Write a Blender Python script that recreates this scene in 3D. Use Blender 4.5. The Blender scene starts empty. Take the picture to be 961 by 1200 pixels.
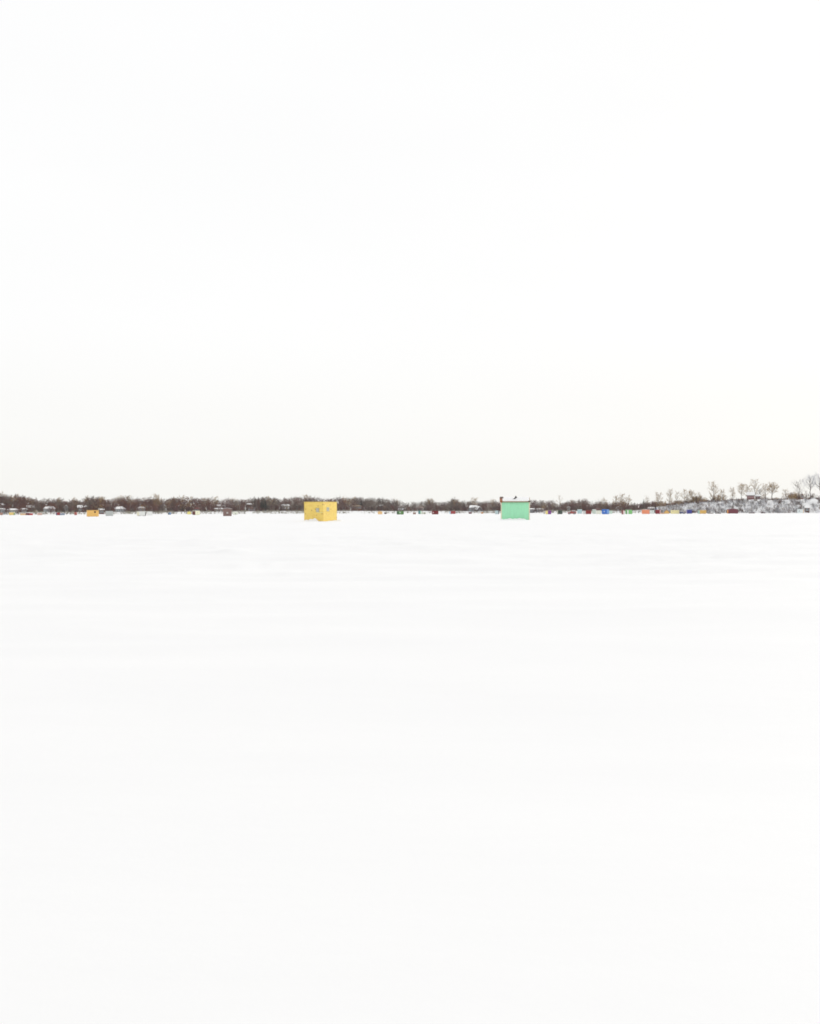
import bpy, math, random
import numpy as np
from mathutils import Matrix, Vector

# ------------------------------------------------------------------ camera, sky, sun, exposure
scene = bpy.context.scene
C = scene.collection
F = 1100.0            # focal length in photograph pixels (961 wide)
EYE = 1.05            # camera height above the ice
ROLL = 0.0017         # the photograph's horizon climbs slightly to the right
cam_data = bpy.data.cameras.new('camera')
cam_data.sensor_fit = 'HORIZONTAL'
cam_data.sensor_width = 36.0
cam_data.lens = 36.0 * F / 961.0
cam_data.clip_start = 0.1
cam_data.clip_end = 20000
cam = bpy.data.objects.new('camera', cam_data)
C.objects.link(cam)
cam.matrix_world = (Matrix.Translation((0, 0, EYE)) @ Matrix.Rotation(math.radians(90), 4, 'X')
                    @ Matrix.Rotation(-math.atan(ROLL), 4, 'Z'))
scene.camera = cam

SUN_ELEV, SUN_AZ = math.radians(18), math.radians(47)   # azimuth clockwise from +Y: low, ahead and to the right
world = bpy.data.worlds.new('World')
scene.world = world
world.use_nodes = True
wn, wl = world.node_tree.nodes, world.node_tree.links
wn.clear()
wout = wn.new('ShaderNodeOutputWorld')
bg = wn.new('ShaderNodeBackground')
bg.inputs['Strength'].default_value = 0.10
sky = wn.new('ShaderNodeTexSky')
sky.sky_type = 'NISHITA'
sky.sun_disc = False
sky.sun_elevation = SUN_ELEV
sky.sun_rotation = SUN_AZ
sky.dust_density = 4.0
# the even overcast that hides it: a little brighter overhead than at the horizon
tc = wn.new('ShaderNodeTexCoord')
sep = wn.new('ShaderNodeSeparateXYZ')
wl.new(tc.outputs['Generated'], sep.inputs[0])
ramp = wn.new('ShaderNodeValToRGB')
ramp.color_ramp.interpolation = 'EASE'
el = ramp.color_ramp.elements
el[0].position = 0.0; el[0].color = (0.940, 0.936, 0.898, 1)
el[1].position = 0.60; el[1].color = (1.0, 1.0, 1.0, 1)
e2 = el.new(0.09); e2.color = (0.973, 0.971, 0.954, 1)
e3 = el.new(0.20); e3.color = (0.998, 0.998, 0.996, 1)
wl.new(sep.outputs['Z'], ramp.inputs[0])
cl = wn.new('ShaderNodeTexNoise')
cl.inputs['Scale'].default_value = 1.6
cl.inputs['Detail'].default_value = 3.0
mp = wn.new('ShaderNodeMapping'); mp.inputs['Scale'].default_value = (1, 1, 4)
wl.new(tc.outputs['Generated'], mp.inputs[0]); wl.new(mp.outputs[0], cl.inputs['Vector'])
clr = wn.new('ShaderNodeMapRange')
clr.inputs['From Min'].default_value = 0.3; clr.inputs['From Max'].default_value = 0.7
clr.inputs['To Min'].default_value = 10.02; clr.inputs['To Max'].default_value = 10.22
wl.new(cl.outputs['Fac'], clr.inputs['Value'])
vm = wn.new('ShaderNodeVectorMath'); vm.operation = 'SCALE'
wl.new(ramp.outputs['Color'], vm.inputs[0]); wl.new(clr.outputs[0], vm.inputs['Scale'])
mixw = wn.new('ShaderNodeMix'); mixw.data_type = 'RGBA'
mixw.inputs['Factor'].default_value = 0.97
wl.new(sky.outputs[0], mixw.inputs['A']); wl.new(vm.outputs[0], mixw.inputs['B'])
wl.new(mixw.outputs['Result'], bg.inputs['Color'])
wl.new(bg.outputs[0], wout.inputs[0])

sun_data = bpy.data.lights.new('sun', 'SUN')
sun_data.energy = 1.25
sun_data.angle = math.radians(25)
sun_data.color = (1.0, 0.96, 0.90)
sun = bpy.data.objects.new('sun', sun_data)
C.objects.link(sun)
sdir = Vector((math.sin(SUN_AZ) * math.cos(SUN_ELEV), math.cos(SUN_AZ) * math.cos(SUN_ELEV), math.sin(SUN_ELEV)))
sun.rotation_euler = sdir.to_track_quat('Z', 'Y').to_euler()
sun.location = (60, -60, 60)

vs = scene.view_settings
vs.view_transform = 'Standard'
vs.look = 'None'
vs.exposure = 0.0
vs.gamma = 1.0
vs.use_curve_mapping = False
scene.cycles.filter_width = 1.75
scene.cycles.volume_bounces = 1
scene.cycles.max_bounces = 8
scene.cycles.use_denoising = True
scene.cycles.denoiser = 'OPENIMAGEDENOISE'
scene.cycles.denoising_input_passes = 'RGB_ALBEDO_NORMAL'
scene.cycles.denoising_prefilter = 'ACCURATE'

# ------------------------------------------------------------------ helpers
rng = np.random.default_rng(7)
rnd = random.Random(7)

def s2l(r, g, b):
    f = lambda v: (v / 255.0 / 12.92) if v <= 10 else ((v / 255.0 + 0.055) / 1.055) ** 2.4
    return (f(r), f(g), f(b))

def horizon(px):
    return 600.0 - ROLL * (px - 480.5)

def at(px, py, d):
    """world point at depth d that lies at photograph position (px, py)"""
    return Vector(((px - 480.5) / F * d, d, EYE + (horizon(px) - py) / F * d))

def depth_on_ice(px, py):
    return F * EYE / max(py - horizon(px), 0.9)

def smooth(t):
    t = np.clip(t, 0, 1)
    return t * t * (3 - 2 * t)

def vnoise(x, y, seed=0):
    """smooth value noise, vectorised"""
    x = np.asarray(x, float); y = np.asarray(y, float)
    xi = np.floor(x).astype(np.int64); yi = np.floor(y).astype(np.int64)
    fx = smooth(x - xi); fy = smooth(y - yi)
    def h(a, b):
        n = (a * 374761393 + b * 668265263 + seed * 1442695041) & 0xFFFFFFFF
        n = ((n ^ (n >> 13)) * 1274126177) & 0xFFFFFFFF
        return ((n ^ (n >> 16)) & 0xFFFF) / 65535.0
    return (h(xi, yi) * (1 - fx) * (1 - fy) + h(xi + 1, yi) * fx * (1 - fy)
            + h(xi, yi + 1) * (1 - fx) * fy + h(xi + 1, yi + 1) * fx * fy)

# ------------------------------------------------------------------ materials
def new_mat(name, rough=0.8, spec=0.3):
    m = bpy.data.materials.new(name)
    m.use_nodes = True
    b = m.node_tree.nodes['Principled BSDF']
    b.inputs['Roughness'].default_value = rough
    b.inputs['Specular IOR Level'].default_value = spec
    return m, m.node_tree.nodes, m.node_tree.links, b

_mats = {}
def paint(col, var=0.12, scale=3.0, stretch=(1, 1, 1), rough=0.75, key=None):
    """matt coat of colour with blotchy weathering"""
    k = key or ('paint', tuple(round(c, 3) for c in col), var, scale, stretch)
    if k in _mats:
        return _mats[k]
    m, n, l, b = new_mat('paint_%d' % len(_mats), rough)
    t = n.new('ShaderNodeTexCoord'); mpg = n.new('ShaderNodeMapping')
    mpg.inputs['Scale'].default_value = stretch
    l.new(t.outputs['Object'], mpg.inputs[0])
    no = n.new('ShaderNodeTexNoise'); no.inputs['Scale'].default_value = scale
    no.inputs['Detail'].default_value = 6; no.inputs['Roughness'].default_value = 0.65
    l.new(mpg.outputs[0], no.inputs['Vector'])
    r = n.new('ShaderNodeValToRGB')
    r.color_ramp.elements[0].position = 0.3; r.color_ramp.elements[1].position = 0.72
    r.color_ramp.elements[0].color = tuple(max(0, c * (1 - var)) for c in col) + (1,)
    r.color_ramp.elements[1].color = tuple(min(0.9, c * (1 + var)) for c in col) + (1,)
    l.new(no.outputs['Fac'], r.inputs[0]); l.new(r.outputs[0], b.inputs['Base Color'])
    bp = n.new('ShaderNodeBump'); bp.inputs['Strength'].default_value = 0.2; bp.inputs['Distance'].default_value = 0.01
    l.new(no.outputs['Fac'], bp.inputs['Height']); l.new(bp.outputs[0], b.inputs['Normal'])
    _mats[k] = m
    return m

def P(r, g, b, **kw):
    """paint from the colour it shows in the photograph, scaled to a real surface value"""
    c = s2l(r, g, b)
    return paint(tuple(min(0.86, v * 1.0) for v in c), **kw)

def snow_material():
    m, n, l, b = new_mat('snow', 0.7, 0.25)
    b.inputs['IOR'].default_value = 1.31
    t = n.new('ShaderNodeTexCoord')
    mpg = n.new('ShaderNodeMapping'); mpg.inputs['Scale'].default_value = (0.35, 1.0, 1.0)
    mpg.inputs['Rotation'].default_value = (0, 0, 0.12)
    l.new(t.outputs['Object'], mpg.inputs[0])
    n1 = n.new('ShaderNodeTexNoise'); n1.inputs['Scale'].default_value = 0.55; n1.inputs['Detail'].default_value = 5
    n1.inputs['Roughness'].default_value = 0.6
    n2 = n.new('ShaderNodeTexNoise'); n2.inputs['Scale'].default_value = 28; n2.inputs['Detail'].default_value = 3
    l.new(mpg.outputs[0], n1.inputs['Vector']); l.new(t.outputs['Object'], n2.inputs['Vector'])
    r = n.new('ShaderNodeValToRGB')
    r.color_ramp.elements[0].position = 0.3; r.color_ramp.elements[1].position = 0.7
    r.color_ramp.elements[0].color = (0.860, 0.862, 0.865, 1)
    r.color_ramp.elements[1].color = (0.880, 0.881, 0.882, 1)
    l.new(n1.outputs['Fac'], r.inputs[0]); l.new(r.outputs[0], b.inputs['Base Color'])
    b1 = n.new('ShaderNodeBump'); b1.inputs['Strength'].default_value = 0.35; b1.inputs['Distance'].default_value = 0.05
    b2 = n.new('ShaderNodeBump'); b2.inputs['Strength'].default_value = 0.15; b2.inputs['Distance'].default_value = 0.004
    l.new(n1.outputs['Fac'], b1.inputs['Height']); l.new(n2.outputs['Fac'], b2.inputs['Height'])
    l.new(b1.outputs[0], b2.inputs['Normal']); l.new(b2.outputs[0], b.inputs['Normal'])
    return m
SNOW = snow_material()

def bark(name, c0, c1, scale=1.5):
    m, n, l, b = new_mat(name, 0.9, 0.15)
    t = n.new('ShaderNodeTexCoord')
    no = n.new('ShaderNodeTexNoise'); no.inputs['Scale'].default_value = scale; no.inputs['Detail'].default_value = 4
    l.new(t.outputs['Object'], no.inputs['Vector'])
    r = n.new('ShaderNodeValToRGB')
    r.color_ramp.elements[0].position = 0.32; r.color_ramp.elements[1].position = 0.68
    r.color_ramp.elements[0].color = c0 + (1,); r.color_ramp.elements[1].color = c1 + (1,)
    l.new(no.outputs['Fac'], r.inputs[0]); l.new(r.outputs[0], b.inputs['Base Color'])
    return m
B_BROWN = bark('bark_brown', (0.080, 0.033, 0.026), (0.195, 0.088, 0.068), 0.25)
B_RED = bark('bark_reddish', (0.105, 0.038, 0.027), (0.215, 0.088, 0.060), 0.25)
B_GREY = bark('bark_grey', (0.115, 0.088, 0.073), (0.240, 0.186, 0.152), 0.25)
B_PURPLE = bark('bark_purple', (0.074, 0.036, 0.039), (0.170, 0.087, 0.087), 0.25)
B_DARK = bark('bark_dark', (0.060, 0.036, 0.034), (0.120, 0.075, 0.065), 0.6)
B_TAN = bark('twig_tan', (0.250, 0.155, 0.065), (0.450, 0.305, 0.140), 0.5)
B_FROST = bark('twig_frosted', (0.300, 0.310, 0.325), (0.620, 0.645, 0.655), 0.5)
B_HOAR = bark('twig_hoar', (0.42, 0.43, 0.47), (0.74, 0.75, 0.80), 0.5)
B_STRAW = bark('brush_straw', (0.240, 0.215, 0.160), (0.480, 0.455, 0.370), 0.6)
B_NEEDLE = bark('needles', (0.030, 0.034, 0.030), (0.075, 0.080, 0.065), 0.7)

def plywood(name, c0, c1):
    m, n, l, b = new_mat(name, 0.6)
    t = n.new('ShaderNodeTexCoord')
    mpg = n.new('ShaderNodeMapping'); mpg.inputs['Scale'].default_value = (1.0, 1.0, 7.0)
    l.new(t.outputs['Object'], mpg.inputs[0])
    no = n.new('ShaderNodeTexNoise'); no.inputs['Scale'].default_value = 1.6; no.inputs['Detail'].default_value = 6
    no.inputs['Distortion'].default_value = 0.6
    l.new(mpg.outputs[0], no.inputs['Vector'])
    r = n.new('ShaderNodeValToRGB')
    r.color_ramp.elements[0].position = 0.3; r.color_ramp.elements[1].position = 0.7
    r.color_ramp.elements[0].color = c0 + (1,); r.color_ramp.elements[1].color = c1 + (1,)
    l.new(no.outputs['Fac'], r.inputs[0])
    vo = n.new('ShaderNodeTexVoronoi'); vo.inputs['Scale'].default_value = 2.6
    l.new(t.outputs['Object'], vo.inputs['Vector'])
    kr = n.new('ShaderNodeValToRGB')
    kr.color_ramp.elements[0].position = 0.10; kr.color_ramp.elements[0].color = (1, 1, 1, 1)
    kr.color_ramp.elements[1].position = 0.20; kr.color_ramp.elements[1].color = (0, 0, 0, 1)
    l.new(vo.outputs['Distance'], kr.inputs[0])
    mx = n.new('ShaderNodeMix'); mx.data_type = 'RGBA'
    l.new(kr.outputs[0], mx.inputs['Factor']); l.new(r.outputs[0], mx.inputs['A'])
    mx.inputs['B'].default_value = (0.34, 0.17, 0.045, 1)
    l.new(mx.outputs['Result'], b.inputs['Base Color'])
    return m
PLY = plywood('knotty_yellow_plywood', (0.81, 0.565, 0.138), (0.89, 0.69, 0.195))
PLY_EDGE = P(214, 172, 84, key='ply_edge')

def glass_material():
    m, n, l, b = new_mat('window_glass', 0.12, 0.5)
    b.inputs['Base Color'].default_value = (0.20, 0.23, 0.25, 1)
    b.inputs['IOR'].default_value = 1.5
    return m
GLASS = glass_material()

# ------------------------------------------------------------------ mesh helpers
class MB:
    def __init__(self):
        self.v = []; self.f = []; self.m = []
    def box(self, x0, x1, y0, y1, z0, z1, bev=0.0, mi=0):
        if bev <= 0:
            k = len(self.v)
            self.v += [(x0, y0, z0), (x1, y0, z0), (x1, y1, z0), (x0, y1, z0), (x0, y0, z1), (x1, y0, z1), (x1, y1, z1), (x0, y1, z1)]
            self.f += [(k, k+3, k+2, k+1), (k+4, k+5, k+6, k+7), (k, k+1, k+5, k+4), (k+1, k+2, k+6, k+5), (k+2, k+3, k+7, k+6), (k+3, k, k+4, k+7)]
            self.m += [mi] * 6
        else:   # chamfered top and vertical edges
            c = bev
            ring = lambda e, z: [(x0+c+e, y0+e, z), (x1-c-e, y0+e, z), (x1-e, y0+c+e, z), (x1-e, y1-c-e, z),
                                 (x1-c-e, y1-e, z), (x0+c+e, y1-e, z), (x0+e, y1-c-e, z), (x0+e, y0+c+e, z)]
            self.rings([ring(c*0.7, z0), ring(0, z0+c), ring(0, z1-c), ring(c*0.7, z1)], True, mi)
        return self
    def rings(self, rs, caps=True, mi=0):
        k = len(self.v); n = len(rs[0])
        for r in rs:
            self.v += [tuple(p) for p in r]
        for i in range(len(rs) - 1):
            for j in range(n):
                a = k + i*n + j; b = k + i*n + (j+1) % n
                self.f.append((a, b, b+n, a+n)); self.m.append(mi)
        if caps:
            self.f.append(tuple(k + j for j in reversed(range(n)))); self.m.append(mi)
            self.f.append(tuple(k + (len(rs)-1)*n + j for j in range(n))); self.m.append(mi)
        return self
    def tube(self, pts, rad, n=8, mi=0):
        rs = []
        pts = [Vector(p) for p in pts]
        rads = rad if isinstance(rad, (list, tuple)) else [rad] * len(pts)
        for i, p in enumerate(pts):
            d = (pts[min(i+1, len(pts)-1)] - pts[max(i-1, 0)]).normalized()
            a = d.orthogonal().normalized(); b = d.cross(a)
            rs.append([p + (a*math.cos(2*math.pi*j/n) + b*math.sin(2*math.pi*j/n)) * rads[i] for j in range(n)])
        return self.rings(rs, True, mi)
    def prism(self, poly, y0, y1, mi=0):
        """poly in x,z, extruded along y"""
        return self.rings([[(x, y0, z) for x, z in poly], [(x, y1, z) for x, z in poly]], True, mi)
    def prism_x(self, poly, x0, x1, mi=0):
        """poly in y,z, extruded along x"""
        return self.rings([[(x0, y, z) for y, z in poly], [(x1, y, z) for y, z in poly]], True, mi)
    def build(self, name, mats, parent=None, loc=None):
        me = bpy.data.meshes.new(name)
        me.from_pydata(self.v, [], self.f)
        for mt in (mats if isinstance(mats, (list, tuple)) else [mats]):
            me.materials.append(mt)
        me.polygons.foreach_set('material_index', self.m)
        me.update()
        import bmesh
        bm = bmesh.new(); bm.from_mesh(me); bmesh.ops.recalc_face_normals(bm, faces=bm.faces); bm.to_mesh(me); bm.free()
        o = bpy.data.objects.new(name, me)
        C.objects.link(o)
        if parent: o.parent = parent
        if loc is not None: o.location = loc
        return o

def thing(name, label, cat, loc, rz=0.0, group=None):
    o = bpy.data.objects.new(name, None)
    o.empty_display_size = 0.3
    C.objects.link(o)
    o.location = loc; o.rotation_euler = (0, 0, rz)
    o['label'] = label; o['category'] = cat
    if group: o['group'] = group
    return o

def np_mesh(name, V, Fa, mats, mi=None, parent=None, smooth_shade=False):
    """V (n,3), Fa (m,3) or (m,4) numpy"""
    k = Fa.shape[1]
    me = bpy.data.meshes.new(name)
    me.vertices.add(len(V)); me.vertices.foreach_set('co', np.ascontiguousarray(V, dtype=np.float32).ravel())
    me.loops.add(Fa.size); me.loops.foreach_set('vertex_index', np.ascontiguousarray(Fa, dtype=np.int32).ravel())
    me.polygons.add(len(Fa)); me.polygons.foreach_set('loop_start', np.arange(0, Fa.size, k, dtype=np.int32))
    for mt in mats: me.materials.append(mt)
    if mi is not None: me.polygons.foreach_set('material_index', np.ascontiguousarray(mi, dtype=np.int32))
    me.update(calc_edges=True)
    me.validate()
    if smooth_shade:
        me.polygons.foreach_set('use_smooth', np.ones(len(Fa), dtype=bool))
    o = bpy.data.objects.new(name, me)
    C.objects.link(o)
    if parent: o.parent = parent
    return o

# ------------------------------------------------------------------ the frozen lake
def lake():
    rad = [0.0, 0.5]
    while rad[-1] < 5000:
        r_ = rad[-1]
        rad.append(r_ + (0.14 + 0.006 * r_ if r_ < 260 else 0.05 * r_))
    rad = np.array(rad)
    ang = np.concatenate([np.linspace(-28, 28, 320), np.linspace(29.6, 330.4, 90)])
    ang = np.radians(ang)
    R, A = np.meshgrid(rad, ang, indexing='ij')
    X = R * np.sin(A); Y = R * np.cos(A)
    c, s = math.cos(0.14), math.sin(0.14)
    xr = X * c + Y * s; yr = -X * s + Y * c
    yw = yr + 1.2 * vnoise(xr / 5, yr / 5, 9)
    Z = 0.026 * (vnoise(xr / 9, yr / 3.2, 1) - 0.5) + 0.010 * (vnoise(xr / 0.9, yr / 0.45, 3) - 0.5)
    # wind-cut ridges running across the view, in patches
    patch = 0.88 + 0.12 * smooth((vnoise(X / 26, Y / 16, 6) - 0.35) * 3)
    r1 = 1 - np.abs(2 * vnoise(xr / 3.4, yw / 0.85, 5) - 1); r2 = 1 - np.abs(2 * vnoise(xr / 1.7 + 31, yw / 0.42, 7) - 1)
    r3 = 1 - np.abs(2 * vnoise(xr / 6.5 + 5, yw / 1.9, 15) - 1)
    k3 = smooth((R - 30) / 40)
    Z += ((0.170 * r1 + 0.060 * r2) * (1 - k3) + 0.17 * r3 * k3) * patch * (0.06 + 0.94 * smooth((R - 5) / 30))
    fade = smooth((R - 1.0) / 5) * (1 - smooth((R - 240) / 220))
    far = 0.10 * (vnoise(xr / 40, yr / 14, 8) - 0.5) * smooth((R - 20) / 60) * (1 - smooth((R - 200) / 150))
    Z = (Z - 0.11) * fade + far * 0.5
    for px, py in ((376, 611), (604, 609)):        # the snow lies level round the two near huts
        d = depth_on_ice(px, py); p = at(px, py, d)
        Z *= 1 - 0.9 * np.exp(-(((X - p.x) / 5.0) ** 2 + ((Y - p.y) / 9.0) ** 2) ** 2)
    # the low lens-shaped drifts left of the yellow hut
    for px, py, w_, l_, h_ in ((272, 647.5, 0.42, 0.9, 0.075), (290, 649, 0.55, 0.8, 0.04), (285, 662, 0.35, 0.6, 0.035), (318, 660.5, 0.18, 0.5, 0.03), (338, 667, 0.22, 0.5, 0.03)):
        d = depth_on_ice(px, py); p = at(px, py, d)
        Z += h_ * np.exp(-((X - p.x) / w_) ** 2 - ((Y - p.y) / l_) ** 2)
    n = len(ang); m = len(rad)
    i, j = np.meshgrid(np.arange(m - 1), np.arange(n), indexing='ij')
    a = i * n + j; b = i * n + (j + 1) % n
    Fa = np.stack([a, a + n, b + n, b], -1).reshape(-1, 4)
    o = np_mesh('frozen_lake', np.stack([X, Y, Z], -1).reshape(-1, 3), Fa, [SNOW], smooth_shade=True)
    o['kind'] = 'structure'
    o['label'] = 'flat snow covered lake ice with faint wind drifts'
    return o
lake()

# ------------------------------------------------------------------ the far shore
_us = [-700, -100, 0, 100, 200, 300, 400, 500, 600, 700, 760, 800, 850, 961, 1700]
_ds = [470, 500, 520, 560, 640, 680, 720, 760, 740, 700, 640, 585, 565, 560, 560]
def Ds(u): return np.interp(u, _us, _ds)
def bank_top(u):   # photograph height at which the bank's brink shows
    return np.interp(u, [-700, 0, 130, 300, 420, 600, 740, 765, 775, 790, 805, 820, 832, 880, 961, 1700],
                     [600, 600.5, 600.2, 599, 598.8, 599, 598.8, 596, 594, 592.6, 591, 589.4, 588.4, 586.2, 585.2, 585])
def bank_w(u): return np.interp(u, [0, 740, 800, 961], [22, 22, 16, 15])
def hill(u): return np.interp(u, [-200, 0, 40, 100, 500, 740, 800, 830], [7, 5.5, 4.0, 3.0, 2.5, 2.5, 0.5, 0.0])
def ground(u, d):
    t = d - Ds(u); w = bank_w(u)
    zb = EYE + (horizon(u) - bank_top(u)) / F * (Ds(u) + w)
    z = -0.35 + (zb + 0.35) * smooth(t / w) + hill(u) * smooth((t - w) / 180)
    return z
def ground_rough(u, d):
    t = d - Ds(u); x = (u - 480.5) / F * d
    amp = np.interp(u, [740, 830], [0.35, 1.1])
    return ground(u, d) + amp * (vnoise(x / 9, t / 6, 21) - 0.5) * smooth((t - 1) / 6) + 0.35 * amp * (vnoise(x / 3, t / 3, 22) - 0.5) * smooth((t - 1) / 4)

def shore():
    us = np.concatenate([np.linspace(-700, -60, 40), np.linspace(-50, 1010, 520), np.linspace(1020, 1700, 40)])
    ts = np.concatenate([[-1.0], np.linspace(0, 30, 26), np.geomspace(33, 900, 26)])
    U, T = np.meshgrid(us, ts, indexing='ij')
    D = Ds(U) + T
    Z = ground_rough(U, D)
    X = (U - 480.5) / F * D
    n = len(ts); m = len(us)
    i, j = np.meshgrid(np.arange(m - 1), np.arange(n - 1), indexing='ij')
    a = i * n + j
    Fa = np.stack([a, a + n, a + n + 1, a + 1], -1).reshape(-1, 4)
    o = np_mesh('shore_hills', np.stack([X, D, Z], -1).reshape(-1, 3), Fa, [SNOW], smooth_shade=True)
    o['kind'] = 'structure'
    o['label'] = 'low snowy shore rising to a steep bluff'
shore()

# ------------------------------------------------------------------ bare trees
def unit(v):
    return v / np.maximum(np.linalg.norm(v, axis=-1, keepdims=True), 1e-9)

def tree_segments(r, height, width, clear=0.25, limbs=9, branches=5, twigs=5, lean=(0, 0), rt=0.016, forks=1, droop=0.0):
    """segments (p0, p1, r0, r1, level) of a leafless tree standing at the origin"""
    seg = []
    def add(p, q, a, b, lev): seg.append((*p, *q, a, b, lev))
    crown_c = np.array([lean[0] * height * 0.6, lean[1] * height * 0.6, height * (clear + 1) * 0.52])
    crown_r = np.array([width / 2, width / 2, height * (1 - clear) * 0.54])
    base_r = height * rt
    tops = []
    nseg = 6
    for fk in range(forks):
        off = np.array([0.0, 0.0, 0.0]) if forks == 1 else np.append(r.normal(0, 1, 2) * width * 0.14, 0)
        pts = []
        for i in range(nseg + 1):
            t = i / nseg
            w = np.append(r.normal(0, 0.014 * height, 2), 0) * (0 < i)
            pts.append(np.array([lean[0], lean[1], 1.0]) * height * 0.9 * t + off * max(0, t - clear * 0.6) * 1.6 + w)
        for i in range(nseg):
            t0, t1 = i / nseg, (i + 1) / nseg
            add(pts[i], pts[i + 1], base_r * (1 - 0.88 * t0) + 0.004 * height * (i == 0), base_r * (1 - 0.88 * t1), 0)
        tops.append(pts)
    for k in range(limbs):
        pts = tops[k % forks]
        t = clear + (0.95 - clear) * (k + r.random()) / limbs
        f = t * nseg; i = min(int(f), nseg - 1)
        p = pts[i] + (pts[i + 1] - pts[i]) * (f - i)
        ang = k * 2.4 + r.normal(0, 0.4)
        out = np.array([math.cos(ang), math.sin(ang), 0])
        rise = r.uniform(0.35, 1.15) + 0.5 * t
        d = unit(out + np.array([0, 0, rise]))
        # reach the crown envelope
        q = (p - crown_c) / crown_r; dd = d / crown_r
        A = dd @ dd; B = q @ dd; Cc = q @ q - 1
        disc = B * B - A * Cc
        L = (-B + math.sqrt(disc)) / A if disc > 0 else 0.2 * height
        L = min(max(L, 0.10 * height), 0.6 * height) * r.uniform(0.75, 1.05)
        mid = p + d * L * 0.5 + r.normal(0, 0.03, 3) * L
        end = p + d * L + np.array([0, 0, (0.12 - droop) * L]) + r.normal(0, 0.05, 3) * L
        lr = base_r * (0.46 - 0.26 * t)
        add(p, mid, lr, lr * 0.6, 1); add(mid, end, lr * 0.6, lr * 0.16, 1)
        for b in range(branches):
            s = r.uniform(0.25, 1.0)
            bp = p + (mid - p) * s * 2 if s < 0.5 else mid + (end - mid) * (s - 0.5) * 2
            bd = unit(d * 0.7 + r.normal(0, 0.6, 3) + np.array([0, 0, 0.25 - droop]))
            bl = L * r.uniform(0.22, 0.48)
            be = bp + bd * bl
            br = max(lr * 0.28, 0.0016 * height)
            add(bp, be, br, br * 0.35, 2)
            for w in range(twigs):
                s2 = r.uniform(0.2, 1.0)
                tp = bp + (be - bp) * s2
                td = unit(bd * 0.8 + r.normal(0, 0.6, 3) + np.array([0, 0, 0.2 - droop]))
                tl = bl * r.uniform(0.3, 0.75)
                tr = max(br * 0.45, 0.0010 * height)
                add(tp, tp + td * tl, tr, tr * 0.3, 3)
    return np.array(seg)

def seg_mesh(S, thick=1.0):
    """three-sided tapered prisms, cones for the twigs: returns V, F (tris)"""
    tw = S[:, 8] >= 2
    if tw.any() and not tw.all():
        V1, F1 = seg_mesh(S[~tw], thick); V2, F2 = seg_mesh(S[tw], thick)
        return np.concatenate([V1, V2]), np.concatenate([F1, F2 + len(V1)])
    n = len(S)
    p = S[:, 0:3]; q = S[:, 3:6]
    d = unit(q - p)
    ref = np.where(np.abs(d[:, 2:3]) > 0.9, np.array([[1.0, 0, 0]]), np.array([[0, 0, 1.0]]))
    a = unit(np.cross(d, ref)); b = np.cross(d, a)
    V = np.zeros((n, 6, 3))
    for k in range(3):
        t = 2 * math.pi * k / 3
        o = a * math.cos(t) + b * math.sin(t)
        V[:, k] = p + o * S[:, 6:7] * thick
        V[:, 3 + k] = q + o * S[:, 7:8] * thick
    if tw.all():
        V = V[:, :4].copy(); V[:, 3] = q
        T = np.array([[0, 1, 3], [1, 2, 3], [2, 0, 3]])
        return V.reshape(-1, 3), ((np.arange(n) * 4)[:, None, None] + T[None]).reshape(-1, 3)
    base = (np.arange(n) * 6)[:, None, None]
    T = np.array([[0, 1, 4], [0, 4, 3], [1, 2, 5], [1, 5, 4], [2, 0, 3], [2, 3, 5]])
    Fa = (base + T[None]).reshape(-1, 3)
    return V.reshape(-1, 3), Fa

def bare_tree(label, px, top, wpx, d, twig=B_TAN, wood=B_DARK, clear=0.3, limbs=12, branches=6, twigs=6, lean=0.0, base=None,
              group=None, forks=1, rt=0.016, seed=0, thick=1.0, droop=0.0):
    r = np.random.default_rng(1000 + int(px * 7) + seed)
    z0 = float(ground_rough(px, d)) - 0.25 if base is None else at(px, base, d).z
    p = at(px, 600, d)
    h = at(px, top, d).z - z0
    w = wpx / F * d
    S = tree_segments(r, h, w, clear, limbs, branches, twigs, (lean, 0), rt, forks, droop)
    t = thing('bare_tree', label, 'tree', (p.x, p.y, z0), 0, group)
    V, Fa = seg_mesh(S[S[:, 8] <= 1], 1.0); np_mesh('trunk', V, Fa, [wood], parent=t)
    V, Fa = seg_mesh(S[S[:, 8] >= 2], thick); np_mesh('crown', V, Fa, [twig], parent=t)
    return t

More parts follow.
